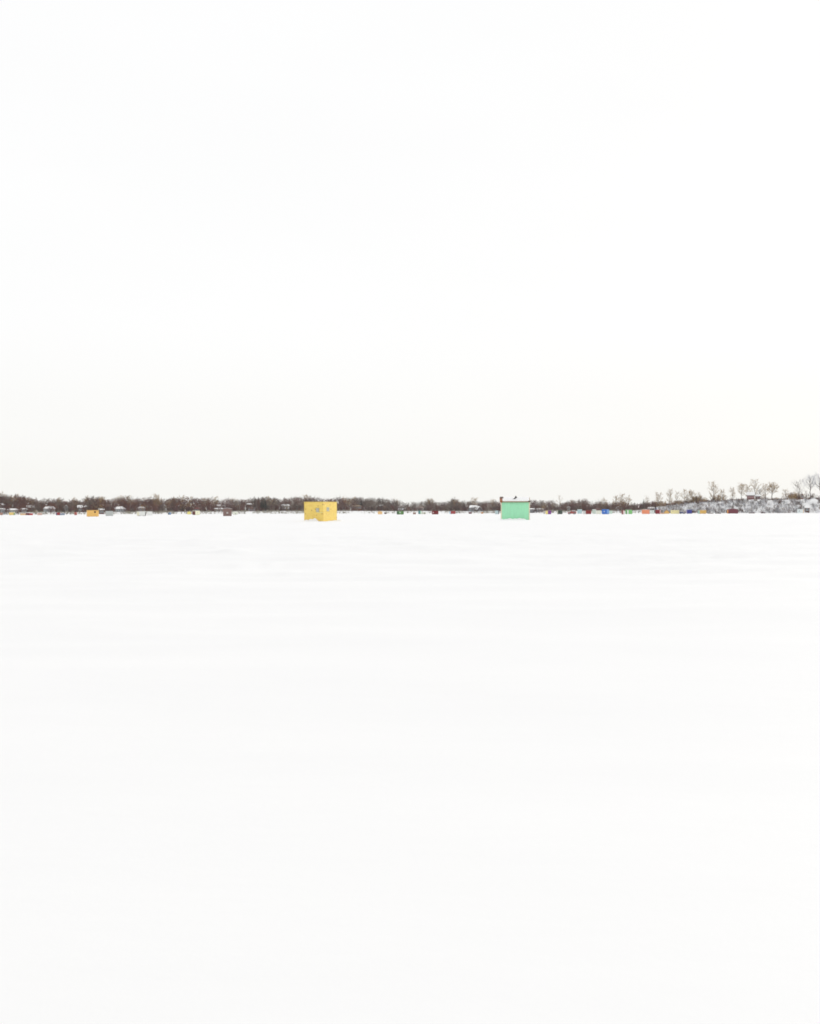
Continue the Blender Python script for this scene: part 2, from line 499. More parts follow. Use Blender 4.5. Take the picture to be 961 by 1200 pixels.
def conifer(label, px, top, wpx, d, seed=0, group=None):
    r = np.random.default_rng(5000 + int(px * 7) + seed)
    z0 = float(ground_rough(px, d)) - 0.2
    p = at(px, 600, d); h = at(px, top, d).z - z0; w = wpx / F * d
    t = thing('conifer_tree', label, 'tree', (p.x, p.y, z0), 0, group)
    MB().tube([(0, 0, 0), (0, 0, h * 0.5), (0, 0, h * 0.97)], [h * 0.018, h * 0.011, h * 0.002], 6).build('trunk', B_DARK, t)
    V = []; Fa = []
    tiers = 22
    for i in range(tiers):
        f = i / (tiers - 1)
        z = h * (0.10 + 0.89 * f)
        rad = w / 2 * (1 - f) ** 0.85 + 0.03 * w
        nb = int(13 - 7 * f)
        for k in range(nb):
            a = r.uniform(0, 2 * math.pi); L = rad * r.uniform(0.7, 1.12)
            o = np.array([math.cos(a), math.sin(a), 0]); s = np.array([-math.sin(a), math.cos(a), 0])
            tip = o * L + np.array([0, 0, z - 0.28 * L])
            for g in range(5):     # overlapping needle sprays along the bough
                c = np.array([0, 0, z]) * (1 - (g + 1) / 5) + tip * ((g + 1) / 5)
                wd = L * r.uniform(0.16, 0.30); ln = L * 0.34
                v = [c - s * wd + np.array([0, 0, -0.08 * L]), c - o * ln * 0.6, c + s * wd + np.array([0, 0, -0.08 * L]), c + o * ln, c + np.array([0, 0, h * 0.018])]
                b = len(V); V += v
                Fa += [(b, b+1, b+4), (b+1, b+2, b+4), (b+2, b+3, b+4), (b+3, b, b+4), (b, b+3, b+1), (b+1, b+3, b+2)]
    np_mesh('crown', np.array(V), np.array(Fa), [B_NEEDLE], parent=t)
    return t

# ------------------------------------------------------------------ houses on the shore
HOUSES = []      # (x0, x1, depth): the wood leaves these open
def house(label, x0, x1, ridge, eave, base, wall, t=30, kind='side', trim=(0.55, 0.56, 0.56), windows=3, chimney=None, snow=True,
          roofcol=(0.10, 0.08, 0.075), depth=8.0, name='lake_house', cat='house', yaw=0.0, win_col=None):
    u = (x0 + x1) / 2
    d = float(Ds(u)) + t
    HOUSES.append((x0, x1, d, base))
    s = d / F
    W = (x1 - x0) * s
    p = at(u, 600, d)
    gz = float(ground_rough(u, d + depth / 2))
    zb = min(at(u, base, d).z, gz) - 0.4
    ze = at(u, eave, d).z - zb; zr = at(u, ridge, d).z - zb
    if zr < ze + 0.5: zr = ze + 0.5
    rt = thing(name, label, cat, (p.x, p.y, zb), -math.atan2(p.x, p.y) + yaw)
    hw = W / 2; D = depth
    ov = 0.35
    th = 0.16
    inset = W * (0.10 + 0.22 * ((x0 * 7.3) % 1.0))
    if kind == 'side' and W > 4.2 and base > 590:     # hipped: the ridge stops short of the ends
        MB().box(-hw + ov, hw - ov, 0, D, 0, ze).build('wall', wall, rt)
        rect = lambda z, e: [(-hw + e, -ov + e, z), (hw - e, -ov + e, z), (hw - e, D + ov - e, z), (-hw + e, D + ov - e, z)]
        ridge_ = lambda z, e: [(-hw + inset + e, D/2 - 0.05, z), (hw - inset - e, D/2 - 0.05, z), (hw - inset - e, D/2 + 0.05, z), (-hw + inset + e, D/2 + 0.05, z)]
        MB().rings([rect(ze + 0.003, 0), rect(ze + th, 0), ridge_(zr + 0.02, 0)]).build('roof', paint(roofcol), rt)
        if snow: MB().rings([rect(ze + th + 0.004, 0.06), rect(ze + th + 0.20, 0.10), ridge_(zr + 0.28, 0.05)]).build('snow_cover', SNOW, rt)
        face_h = ze
    elif kind == 'side':       # ridge along the front, so its snowy slope faces the lake
        MB().prism_x([(0, 0), (D, 0), (D, ze), (D / 2, zr - 0.1), (0, ze)], -hw + ov, hw - ov).build('wall', wall, rt)
        k = (zr - ze) / (D / 2)
        prof = [(-ov, ze - ov * k + 0.05), (D / 2, zr + 0.02), (D + ov, ze - ov * k + 0.05)]
        roof = [(y, z) for y, z in prof] + [(D + ov, prof[2][1] + th), (D / 2, zr + th), (-ov, prof[0][1] + th)]
        sn = [(y, z + th + 0.004) for y, z in prof] + [(D + ov + 0.02, prof[2][1] + th + 0.24), (D / 2, zr + th + 0.34), (-ov - 0.02, prof[0][1] + th + 0.24)]
        MB().prism_x(roof, -hw, hw).build('roof', paint(roofcol), rt)
        if snow: MB().prism_x(sn, -hw + 0.05, hw - 0.05).build('snow_cover', SNOW, rt)
        face_h = ze
    else:                      # gable end to the lake
        MB().prism([(-hw + ov, 0), (hw - ov, 0), (hw - ov, ze), (0, zr - 0.1), (-hw + ov, ze)], 0, D).build('wall', wall, rt)
        k = (zr - ze) / (hw - ov)
        prof = [(-hw, ze - ov * k + 0.05), (0, zr + 0.02), (hw, ze - ov * k + 0.05)]
        roof = prof + [(hw, prof[2][1] + th), (0, zr + th), (-hw, prof[0][1] + th)]
        sn = [(x, z + th + 0.004) for x, z in prof] + [(hw + 0.02, prof[2][1] + th + 0.24), (0, zr + th + 0.36), (-hw - 0.02, prof[0][1] + th + 0.24)]
        MB().prism(roof, -ov, D + ov).build('roof', paint(roofcol), rt)
        if snow: MB().prism(sn, -ov + 0.04, D + ov - 0.04).build('snow_cover', SNOW, rt)
        face_h = ze
    lo = max(0.9, face_h - 2.1)
    ww = min(1.3, (W - 1.0) / max(1, windows) * 0.62)
    for i in range(windows):
        cx = -hw + 0.6 + (W - 1.2) * (i + 0.5) / windows
        wz1 = face_h - 0.35
        wz0 = max(0.4, wz1 - 1.25)
        fr = MB(); a = 0.09
        fr.box(cx - ww/2 - a, cx - ww/2, -0.06, 0.03, wz0 - a, wz1 + a).box(cx + ww/2, cx + ww/2 + a, -0.06, 0.03, wz0 - a, wz1 + a)
        fr.box(cx - ww/2, cx + ww/2, -0.06, 0.03, wz1, wz1 + a).box(cx - ww/2, cx + ww/2, -0.06, 0.03, wz0 - a, wz0)
        f = fr.build('window', paint(trim), rt)
        MB().box(cx - ww/2, cx + ww/2, -0.025, 0.02, wz0, wz1).build('pane', win_col or GLASS, f)
    if chimney is not None:
        cx = (chimney - u) * s
        c = MB().box(cx - 0.4, cx + 0.4, D * 0.45, D * 0.45 + 0.7, ze, zr + 1.3).build('chimney', paint((0.25, 0.17, 0.14)), rt)
        MB().box(cx - 0.46, cx + 0.46, D * 0.45 - 0.06, D * 0.45 + 0.76, zr + 1.302, zr + 1.5, 0.05).build('snow_cap', SNOW, c)
    return rt

WH = P(200, 205, 204); GR = P(150, 152, 150); DK = P(82, 68, 66); RB = P(110, 62, 58); CR = P(208, 204, 186); BL = P(128, 140, 150); TN = P(168, 145, 120)
house('pale house with a flat snowy roof at the far left edge', -4, 6, 590.2, 592.2, 600, P(170, 150, 148), t=48, windows=3)
house('grey blue glassy cabin low on the bank at the far left edge', -3, 6.4, 596.2, 597.4, 602.4, P(176, 188, 190), t=6, windows=4)
house('narrow cream gabled house left of the big dark house with layered roofs', 13.6, 18, 591.4, 593.8, 600, CR, t=36, kind='gable', windows=1)
house('wide cream low house behind the small yellow hut at left', 8, 22.5, 596.4, 598.2, 602.6, P(186, 186, 172), t=14, windows=5)
house('long low wing of dark house under a snowy roof', 23.5, 32.5, 596, 597.4, 601.6, DK, t=22, windows=3)
house('big dark house with high snowy roof above the red hut', 30, 41, 592.6, 595.6, 601.5, P(96, 82, 72), t=36, windows=4, chimney=33)
house('beige shed standing on the bank right of the red huts', 40.8, 44, 598.4, 599.6, 602.8, P(206, 194, 168), t=3, kind='gable', windows=1)
house('large white house with grey snowy roof between two brown thickets', 51, 64.8, 594, 596.6, 602.6, WH, t=20, windows=6, chimney=54.5)
house('grey gabled house with snow roof right of the dark spruce at left', 74.4, 80.6, 592.6, 595.2, 600, P(150, 150, 150), t=34, kind='gable', windows=2)
house('dark house under a bright humped snow roof', 90.4, 97.4, 592.8, 595.4, 600.4, P(70, 60, 64), t=30, windows=3)
house('small dark house right of the bright humped snow roof', 97.8, 102, 593.2, 594.6, 599.6, P(80, 66, 66), t=34, windows=1)
house('dark red house with snowy gable behind the orange hut', 115.8, 123, 591.4, 593.6, 600, P(96, 50, 52), t=32, kind='gable', windows=2)
house('low dark red boathouse between orange hut and grey hut', 115.4, 122.4, 597, 598, 601.6, P(92, 44, 50), t=8, windows=2)
house('grey white house with peaked snow roof above the plain grey hut', 133, 147.5, 594, 596.8, 601.5, P(170, 172, 172), t=26, windows=5, chimney=139)
house('snowy roofed house behind the pair of white huts', 161.5, 170.5, 594, 595.8, 600.5, P(132, 118, 112), t=28, windows=3)
house('small pale gabled house above right white hut', 174.8, 179.2, 593.6, 595.6, 600, P(176, 174, 170), t=30, kind='gable', windows=1)
house('low brown house with narrow snow roof in the wood', 204, 211, 592.4, 593.6, 599.6, P(90, 70, 64), t=44, windows=3)
house('pale square house in the wood above the small yellow hut', 213.6, 217.6, 591.6, 593, 598, P(170, 170, 168), t=44, kind='gable', windows=1)
house('dark red house right of the yellow hut in the wood', 226.5, 234.5, 594.8, 596.2, 600.4, P(104, 44, 44), t=26, windows=3, snow=False, roofcol=(0.20, 0.045, 0.04))
house('small white house in the wood left of the brown peaked hut', 254, 258.2, 592, 593.6, 598.6, P(176, 178, 176), t=42, windows=1)
house('wide tan house behind the brown peaked hut', 250, 262, 595.8, 596.8, 600.2, TN, t=22, windows=4)
house('grey roofed house in the wood left of the dark spruces', 288.4, 295.6, 590, 591.6, 598, P(120, 112, 112), t=50, windows=2)
house('maroon house low in the wood left of the dark spruces', 290, 300, 594.8, 596, 600, P(100, 66, 70), t=28, windows=3, snow=False)
house('grey house with arched snowy roof left of the yellow hut', 328.8, 340.5, 591.2, 593.6, 599, P(120, 112, 104), t=40, windows=3, win_col=P(225, 228, 230))
house('long reddish brown house with tan roof right of the yellow hut', 411, 424.5, 592.2, 593.4, 598.6, P(112, 76, 66), t=34, windows=5, roofcol=(0.30, 0.24, 0.19), snow=False)
house('house with thin snow roof above the peach hut', 443.6, 449, 592.2, 593.4, 598.6, P(112, 98, 94), t=38, windows=2)
house('dim house with three bright windows above the dark green hut', 465, 474, 594, 595, 599.8, P(104, 92, 92), t=26, windows=3, win_col=P(214, 216, 220), snow=False)
house('house with a pinkish sloping roof above the teal hut', 488.4, 496, 593.6, 595.4, 599.8, P(118, 102, 100), t=28, windows=2, snow=False, roofcol=(0.40, 0.32, 0.29))
house('blue grey house with stepped snowy roofs at the open bank', 549.5, 556, 592.4, 595.2, 600, BL, t=18, kind='side', windows=3)
house('tan house with snowy roof left of the dark gable', 555, 559.4, 592.8, 594.2, 599.6, P(150, 132, 118), t=30, windows=2)
house('dark gabled house with one bright snowy slope', 559, 565.2, 593.8, 597, 599.6, P(66, 60, 70), t=18, kind='gable', windows=1, yaw=0.3)
house('long low dark house with snow roof right of the green hut', 620, 627, 596, 597.2, 601, P(76, 70, 78), t=10, windows=3)
house('low garage with a thin snow roof left of the purple hut', 627.5, 638, 596.2, 597, 600.8, P(116, 104, 108), t=14, windows=3)
house('small snowy gabled house behind the red car', 664, 668.6, 593.4, 595.2, 600, P(140, 132, 124), t=22, kind='gable', windows=1)
house('maroon roofed house behind the cream hut in the right row', 697, 706, 595.8, 597.2, 600.6, P(110, 66, 66), t=24, windows=3, snow=False, roofcol=(0.16, 0.06, 0.055))
house('brown house with snow capped gable right of the blue hut', 721.6, 727, 593.6, 596, 601, P(110, 84, 78), t=20, kind='gable', windows=1)
house('white house half hidden behind the orange hut', 758.5, 768, 594.6, 596.2, 600.8, P(178, 180, 178), t=8, windows=4)
house('red brown house with thick snow roof on top of the bluff', 875, 884.6, 577.6, 580.6, 586.5, P(104, 44, 44), t=21, windows=3, depth=7, win_col=P(150, 110, 112))
house('low red brown wing beside the bluff top house', 884.8, 891, 580.2, 581.8, 586.5, P(96, 40, 40), t=21.5, windows=2, depth=6, win_col=P(90, 50, 50))
house('small brown hut on the bluff edge near the snowy tree', 938.6, 942, 579.6, 580.2, 586, P(122, 74, 62), t=19, kind='gable', windows=1, depth=2.5, snow=False)
house('dark brown shed with snow heaped roof below the bluff', 943, 949, 593.6, 595.4, 601.4, P(92, 62, 56), t=2.5, windows=1, depth=4, name='garden_shed', cat='shed')

# ------------------------------------------------------------------ the wood along the shore
_sx = [-300, 0, 10, 20, 30, 45, 60, 70, 80, 88, 95, 100, 108, 115, 120, 128, 140, 150, 155, 165, 175, 187, 195, 205, 225, 235, 250, 260, 270, 285, 300, 340, 360, 370, 390, 430, 450, 456, 463, 470, 490, 500, 505, 515, 525, 531, 540, 550, 560, 570, 600, 625, 632, 642, 665, 671, 685, 692, 712, 730, 740, 747, 755, 770, 782, 790, 800, 815, 832]
_sy = [578, 579.5, 581, 580.5, 582.5, 585, 585.6, 584.4, 586.6, 586, 587, 583.5, 583, 584, 583, 586, 584, 584.5, 586, 584, 584.5, 584, 585, 584, 583.8, 584.8, 585, 584, 584.2, 585, 584, 583.6, 583, 583.6, 583.6, 583.6, 583.6, 584.6, 586, 588, 588, 587.4, 586, 588, 588, 585, 587, 586.6, 587, 588, 588, 587, 586.2, 587.4, 588.2, 586.8, 585.8, 588, 587.6, 587, 588, 590, 588.2, 587.4, 588, 587, 586, 585.6, 585.4]
def skyline(u): return np.interp(u, _sx, _sy)

def scatter(name, label, variants, U, D, Hh, Ww, mats, mi, zoff=-0.15, lean=0.08, parent=None):
    r = np.random.default_rng(99)
    Vs, Fs, Ms = [], [], []
    off = 0
    n = len(U)
    X = (U - 480.5) / F * D
    Z = ground_rough(U, D) + zoff
    vi = r.integers(0, len(variants), n)
    rot = r.uniform(0, 2 * math.pi, n)
    lx = r.normal(0, lean, n); ly = r.normal(0, lean, n)
    for k, (V, Fa) in enumerate(variants):
        idx = np.where(vi == k)[0]
        if len(idx) == 0: continue
        c, s = np.cos(rot[idx])[:, None], np.sin(rot[idx])[:, None]
        w = Ww[idx][:, None]; h = Hh[idx][:, None]
        x = (V[None, :, 0] * c - V[None, :, 1] * s) * w
        y = (V[None, :, 0] * s + V[None, :, 1] * c) * w
        z = V[None, :, 2] * h
        x = x + X[idx][:, None] + z * lx[idx][:, None]; y = y + D[idx][:, None] + z * ly[idx][:, None]; z = z + Z[idx][:, None]
        P_ = np.stack([x, y, z], -1).reshape(-1, 3)
        ff = (Fa[None] + (np.arange(len(idx)) * len(V))[:, None, None]).reshape(-1, 3) + off
        Vs.append(P_); Fs.append(ff); Ms.append(np.repeat(mi[idx], len(Fa)))
        off += len(P_)
    o = np_mesh(name, np.concatenate(Vs), np.concatenate(Fs), mats, np.concatenate(Ms))
    o['kind'] = 'stuff'; o['label'] = label
    return o

def wood():
    vr = np.random.default_rng(3)
    variants = []
    for i in range(7):
        S = tree_segments(vr, 1.0, 0.62, clear=0.16 + 0.08 * vr.random(), limbs=11, branches=5, twigs=2, rt=0.014, forks=1 + (i % 3 == 0))
        S[:, 6:8] *= np.where(S[:, 8:9] >= 2, 7.6, 1.15)
        V, Fa = seg_mesh(S)
        variants.append((V, Fa))
    N = 2400
    r = np.random.default_rng(11)
    U = np.where(r.random(N) < 0.10, r.uniform(-100, 130, N), r.uniform(-140, 836, N))
    U[:150] = r.uniform(765, 862, 150)
    T = 20 + 85 * r.random(N) ** 1.1
    T = np.where(U > 770, 17 + 30 * r.random(N), T)
    D = Ds(U) + T
    g = ground_rough(U, D)
    ztop = EYE + (horizon(U) - skyline(U) + 2.6 * (vnoise(U / 3.3, U * 0, 33) - 0.55) + 1.2 * (vnoise(U / 1.3, U * 0, 34) - 0.5)) / F * D
    h = (ztop - g) * np.where(r.random(N) < 0.55, r.uniform(0.88, 1.04, N), r.uniform(0.5, 0.9, N))
    h *= np.where(T < 34, r.uniform(0.55, 0.9, N), 1.0)
    keep = h > 0.8
    for x0, x1, dh, base in HOUSES:
        hit = (U > x0 - 1.5) & (U < x1 + 1.5) & (D < dh + 9.5)
        keep &= ~(hit & (r.random(N) < 0.50)) & ~((U > x0 - 3) & (U < x1 + 3) & (D > dh - 1.0) & (D < dh + 9.5))
    U, D, h = U[keep], D[keep], h[keep]
    # young trees in the gardens between the houses and the ice
    fu, fd, fh = [], [], []
    for x0, x1, dh, base in HOUSES:
        if base < 590 or x0 > 760: continue
        for k in range(1 + int((x1 - x0) / 2.6)):
            fu.append(r.uniform(x0 - 1, x1 + 1)); fd.append(max(dh - r.uniform(2, 14), float(Ds(x0)) + 5)); fh.append(r.uniform(2.4, 6.5))
            if fd[-1] > dh - 1.5: fd[-1] = dh - 1.8
    U = np.append(U, fu); D = np.append(D, fd); h = np.append(h, fh)
    w = h * r.uniform(1.0, 1.6, len(h))
    # kinds come in stands: reddish at left and right, greyer and paler in the middle
    x = (U - 480.5) / F * D
    q = vnoise(x / 30, D / 30, 31) + r.normal(0, 0.16, len(U)) + 0.12 * np.exp(-((U - 20) / 60) ** 2)
    mid = np.exp(-((U - 500) / 150) ** 2)
    mi = np.where(q > 0.72, 1, np.where(q < 0.30 + 0.25 * mid, 2, np.where(q > 0.55, 3, 0)))
    mi = np.where(r.random(len(U)) < 0.10, 4, mi)
    tall = r.random(len(U)) < 0.10
    h = np.where(tall & (D > Ds(U) + 35), h * 1.10, h); mi = np.where(tall, np.where(r.random(len(U)) < 0.35, 5, 2), mi)
    scatter('shore_wood', 'dense brown leafless wood along the far shore', variants, U, D, h, w, [B_BROWN, B_RED, B_GREY, B_PURPLE, B_DARK, B_TAN], mi)

    # low brush: on the open bank, under the trees, on the bluff face and along its brink
    bv = []
    for i in range(6):
        S = []
        for k in range(9):
            a = vr.uniform(0, 2 * math.pi); o = np.array([math.cos(a), math.sin(a), 0]) * vr.uniform(0.0, 0.25)
            tip = o + np.array([math.cos(a), math.sin(a), 0]) * vr.uniform(0.05, 0.35) + np.array([0, 0, vr.uniform(0.6, 1.0)])
            S.append((*o, *tip, 0.026, 0.008, 2))
            for j in range(3):
                f = vr.uniform(0.3, 0.95); p = o + (tip - o) * f
                e = p + unit(tip - o + vr.normal(0, 0.55, 3)) * vr.uniform(0.12, 0.34)
                S.append((*p, *e, 0.016, 0.004, 3))
        bv.append(seg_mesh(np.array(S), 1.9))
    fine = []
    for i in range(6):
        S = []
        for k in range(8):
            a = vr.uniform(0, 2 * math.pi); o = np.array([math.cos(a), math.sin(a), 0]) * vr.uniform(0.0, 0.3)
            tip = o + np.array([math.cos(a), math.sin(a), 0]) * vr.uniform(0.05, 0.4) + np.array([0, 0, vr.uniform(0.6, 1.0)])
            S.append((*o, *tip, 0.020, 0.006, 2))
            for j in range(4):
                f = vr.uniform(0.3, 0.95); p = o + (tip - o) * f
                e = p + unit(tip - o + vr.normal(0, 0.55, 3)) * vr.uniform(0.12, 0.36)
                S.append((*p, *e, 0.014, 0.004, 3))
        fine.append(seg_mesh(np.array(S), 1.15))
    r = np.random.default_rng(12)
    N = 5900
    U = r.uniform(-140, 770, N)
    dens = vnoise(U / 14, U * 0, 41)
    T = np.where(r.random(N) < 0.62, r.uniform(3, 22, N), r.uniform(21, 50, N))
    ok = (T > 22) | (r.random(N) < np.interp(U, [0, 130, 400, 430, 620, 640], [0.7, 0.8, 0.8, 0.3, 0.3, 0.5]) + 0.6 * smooth((dens - 0.4) * 2.2))
    U, T = U[ok], T[ok]
    D = Ds(U) + T
    hh = np.where(T < 22, r.uniform(0.6, 1.8, len(U)), r.uniform(2.0, 6.0, len(U)))
    keep = np.ones(len(U), bool)
    for x0, x1, dh, base in HOUSES:
        keep &= ~((U > x0 - 1.2) & (U < x1 + 1.2) & (D < dh + 9.5) & ((D > dh - 3) | (r.random(len(U)) < 0.5)))
    U, D, hh, T = U[keep], D[keep], hh[keep], T[keep]
    mi = np.where(T < 22, r.choice([0, 1, 1, 1, 1], len(U)), r.choice([0, 2, 3], len(U)))
    scatter('shore_brush', 'straw coloured brush and saplings on the snowy bank', bv, U, D, hh, hh * r.uniform(0.7, 1.1, len(U)), [B_GREY, B_STRAW, B_BROWN, B_PURPLE], mi)

    N = 3600
    U = r.uniform(762, 1060, N)
    T = r.uniform(1.5, 20, N)
    dens = vnoise(U / 7, T / 5, 43)
    ok = (r.random(N) < 0.45 + 0.55 * smooth((dens - 0.35) * 2.5))
    U, T = U[ok], T[ok]
    D = Ds(U) + T
    hh = np.where(T > 14, r.uniform(0.5, 1.2, len(U)), r.uniform(0.9, 2.6, len(U)))
    keep = np.ones(len(U), bool)
    for x0, x1, dh, base in HOUSES:
        keep &= ~((U > x0 - 1) & (U < x1 + 1) & (D < dh + 8) & (D > dh - (8 if base < 590 else 4)))
    U, D, hh = U[keep], D[keep], hh[keep]
    mi = r.choice([0, 0, 1, 1, 3, 4, 4, 4], len(U))
    scatter('bluff_brush', 'tangle of twiggy brush over the snowy bluff face', fine, U, D, hh, hh * r.uniform(0.8, 1.3, len(U)), [B_GREY, B_BROWN, B_PURPLE, B_FROST, B_HOAR], mi, lean=0.25)
    # brown thicket along the brink
    N = 700
    U = r.uniform(800, 1060, N)
    D = Ds(U) + r.uniform(14, 40, N)
    hh = r.uniform(0.5, 1.1, N) * (1 + 0.9 * smooth((vnoise(U / 6, U * 0, 47) - 0.55) * 3))
    keep = np.ones(N, bool)
    for x0, x1, dh, base in HOUSES:
        keep &= ~((U > x0 - 0.5) & (U < x1 + 0.5) & (D < dh + 8) & (D > dh - 13))
    U, D, hh = U[keep], D[keep], hh[keep]
    mi = r.integers(0, 3, len(U))
    scatter('brink_thicket', 'low red brown thicket along the brink of the bluff', bv, U, D, hh, hh * 1.4, [B_RED, B_BROWN, B_DARK], mi)
    ex = 330        # taller tan saplings in clumps behind the brink
    eu = r.uniform(772, 1000, ex); ed = Ds(eu) + r.uniform(22, 38, ex)
    eh = r.uniform(0.8, 4.2, ex) * (0.5 + 1.0 * smooth((vnoise(eu / 8, eu * 0, 49) - 0.35) * 3))
    ok = ~((eu > 873) & (eu < 892) & (ed < dsu(880, 31)))
    U, D, hh, mi = eu[ok], ed[ok], eh[ok], r.choice([3, 3, 4, 1], int(ok.sum()))
    scatter('brink_saplings', 'tan saplings in clumps behind the brink of the bluff', fine, U, D, hh, hh * 1.4, [B_RED, B_BROWN, B_DARK, B_TAN, B_GREY], mi)
def dsu(u, t): return float(Ds(u)) + t
wood()

# ------------------------------------------------------------------ trees that stand out singly
TR = [  # label, px, top, width, t, kwargs
 ('rounded bare crown highest on the wooded rise at the left edge', 2, 577.6, 12, 120, {}),
 ('broad bare crown on the skyline above the yellow huts at left', 19, 579.2, 11, 110, {}),
 ('bare tree crown poking up above the large white house', 69, 582.4, 8, 70, {}),
 ('thin bare crown over the grey gabled house', 87, 583.4, 8, 60, {}),
 ('tall bare tree left of two behind the orange hut', 101.5, 580.2, 7, 50, {}),
 ('tall darker bare tree right of two behind the orange hut', 108, 580.8, 8, 46, dict(twig=B_GREY)),
 ('pale bare tree behind the dark red gabled house', 119.5, 581, 7, 50, {}),
 ('forked bare tree with spreading top above the grey white house', 142, 580, 9, 48, dict(forks=2)),
 ('slim bare tree right of the forked one', 150, 580.6, 8, 52, {}),
 ('pale domed bare crown above the pair of white huts', 182.5, 579.4, 11, 50, {}),
 ('thin faint crown right of the pale dome', 203, 582, 7, 60, {}),
 ('spindly pale tree in a dip left of the brown peaked hut', 253, 580.8, 6, 48, {}),
 ('bare crown just right of the dark spruces', 314, 580.6, 8, 60, {}),
 ('wide bare crown above the left edge of the yellow hut', 359, 580.6, 12, 56, {}),
 ('small pale crown above the right side of the yellow hut', 415, 582, 9, 60, {}),
 ('low bare crown above the left dark red hut', 504, 584.6, 9, 50, {}),
 ('rounded bare crown above the red hut with pale blue side', 531, 583.4, 8, 50, dict(twig=B_GREY)),
 ('loose bare crown above the blue grey house', 556, 584, 10, 40, {}),
 ('thin bare tree just left of the green hut', 577, 584.8, 7, 40, {}),
 ('tall spindly tree above the dark green hut', 655.5, 579.4, 9, 30, dict(limbs=9, twigs=4)),
 ('low domed crown above the pale blue hut', 685.5, 584.6, 10, 50, dict(twig=B_BROWN)),
 ('spiky thin tree above the blue hut', 708, 583, 8, 40, dict(twigs=4)),
 ('pale open crown left of three above the bright green hut', 721.5, 580.6, 8, 40, {}),
 ('pale open crown in the middle of three above the bright green hut', 729, 578.4, 9, 36, {}),
 ('pale open crown right of three above the bright green hut', 736.5, 580.6, 8, 40, {}),
 ('faint bare tree right of the little dark spruce', 758.6, 580.6, 6, 36, dict(twigs=4)),
 ('bushy bare tree above the maroon hut in the right row', 771.8, 577.4, 10, 30, {}),
 ('slender bare tree left of the spreading group above the cream hut', 785, 573, 8, 24, {}),
 ('thin leafless tree next to the slender one on the slope', 793.5, 575.4, 7, 24, dict(twigs=4)),
 ('wide spreading bare tree above the dark blue vehicle', 804, 573.6, 15, 22, dict(forks=3)),
 ('bare tree with upswept limbs above the blue hut on the slope', 811.5, 575, 9, 22, {}),
 ('faint small tree alone on the skyline right of the spreading tree', 819.5, 576.6, 6, 24, dict(twigs=4)),
 ('tall dense egg shaped bare tree alone on the bluff', 836, 564.8, 13, 20, dict(limbs=18, twigs=8, clear=0.16)),
 ('low bare tree leaning right beside the egg shaped tree', 846.5, 574, 8, 20, {}),
 ('slim pale tree between egg shaped tree and bluff house', 858.6, 571, 7, 20, {}),
 ('bare tree with straight trunk left of the bluff house', 869, 566.6, 9, 20, dict(clear=0.28)),
 ('pale twiggy tree directly behind the bluff house', 876.5, 567.6, 9, 34, {}),
 ('tallest bare tree rising behind the bluff house', 885, 561, 12, 34, dict(limbs=15, twigs=8)),
 ('bushy brown tree at the right end of the bluff house', 890.5, 572, 7, 30, dict(twig=B_BROWN, clear=0.1)),
 ('pale tree behind the dark trunk on the bluff', 896.5, 566.4, 9, 28, {}),
 ('dark trunked tree with crooked trunk on the bluff brink', 905, 566.6, 13, 15, dict(wood=B_DARK, clear=0.45, base=588.6, rt=0.03)),
 ('small pale bush tree on the bluff right of the dark trunk', 920.5, 573, 9, 20, dict(twigs=4)),
 ('fan shaped faint tree with fine limbs left of the snowy tree', 936.5, 562, 15, 19, dict(forks=2, twig=B_GREY, limbs=14, twigs=4)),
 ('dark snag beside the small brown hut on the brink', 944.4, 573.4, 4, 14, dict(limbs=6, branches=3, twigs=3, base=589.4, rt=0.045, clear=0.5)),
 ('frosted tree with dark trunk near the right edge', 949.6, 557.4, 15, 17, dict(twig=B_HOAR, limbs=20, branches=8, twigs=8, rt=0.026, clear=0.42, thick=1.3)),
 ('frosted tree leaning left at the right edge', 962, 555.6, 17, 16, dict(twig=B_HOAR, limbs=20, branches=8, twigs=8, rt=0.026, lean=-0.08, clear=0.36, thick=1.3)),
]
for lab, px, top, w, t, kw in TR:
    bare_tree(lab, px, top, w, dsu(px, t), **dict(dict(thick=2.5, limbs=20, branches=8, twigs=10, clear=0.10), **kw))
# trunks on the face of the bluff
BL_T = [
 ('dark leaning trunk on the slope left of the maroon hut', 843, 586.5, 6, 7, 596, dict(lean=-0.3)),
 ('crooked trunk standing on the slope above the tan hut', 830, 586, 6, 8, 596, {}),
 ('dark sapling on the slope above the cream hut', 789, 589, 5, 9, 597, {}),
 ('dark trunk on the slope beside the blue hut', 807, 585, 6, 9, 598, {}),
 ('arching dark trunk on the slope under the bluff house', 893, 588, 8, 6, 598, dict(lean=0.25)),
 ('twin stemmed trunk on the slope under the pale twiggy tree', 877.6, 587, 5, 8, 597, dict(forks=2)),
 ('long leaning stem on the slope left of the white hut', 931, 586.5, 6, 5, 600.5, dict(lean=-0.35)),
 ('dark curved trunk on the slope right of the dark trunked tree', 914.5, 586.5, 6, 7, 598, dict(lean=0.2)),
 ('brown shrub below the snow mound at the right edge', 953.5, 588.5, 7, 6, 597, dict(clear=0.05, twig=B_DARK)),
]
for lab, px, top, w, t, base, kw in BL_T:
    bare_tree(lab, px, top, w, dsu(px, t), **dict(dict(twig=B_BROWN, clear=0.3, limbs=8, branches=4, twigs=4, base=base, rt=0.026, thick=1.25, seed=3), **kw))
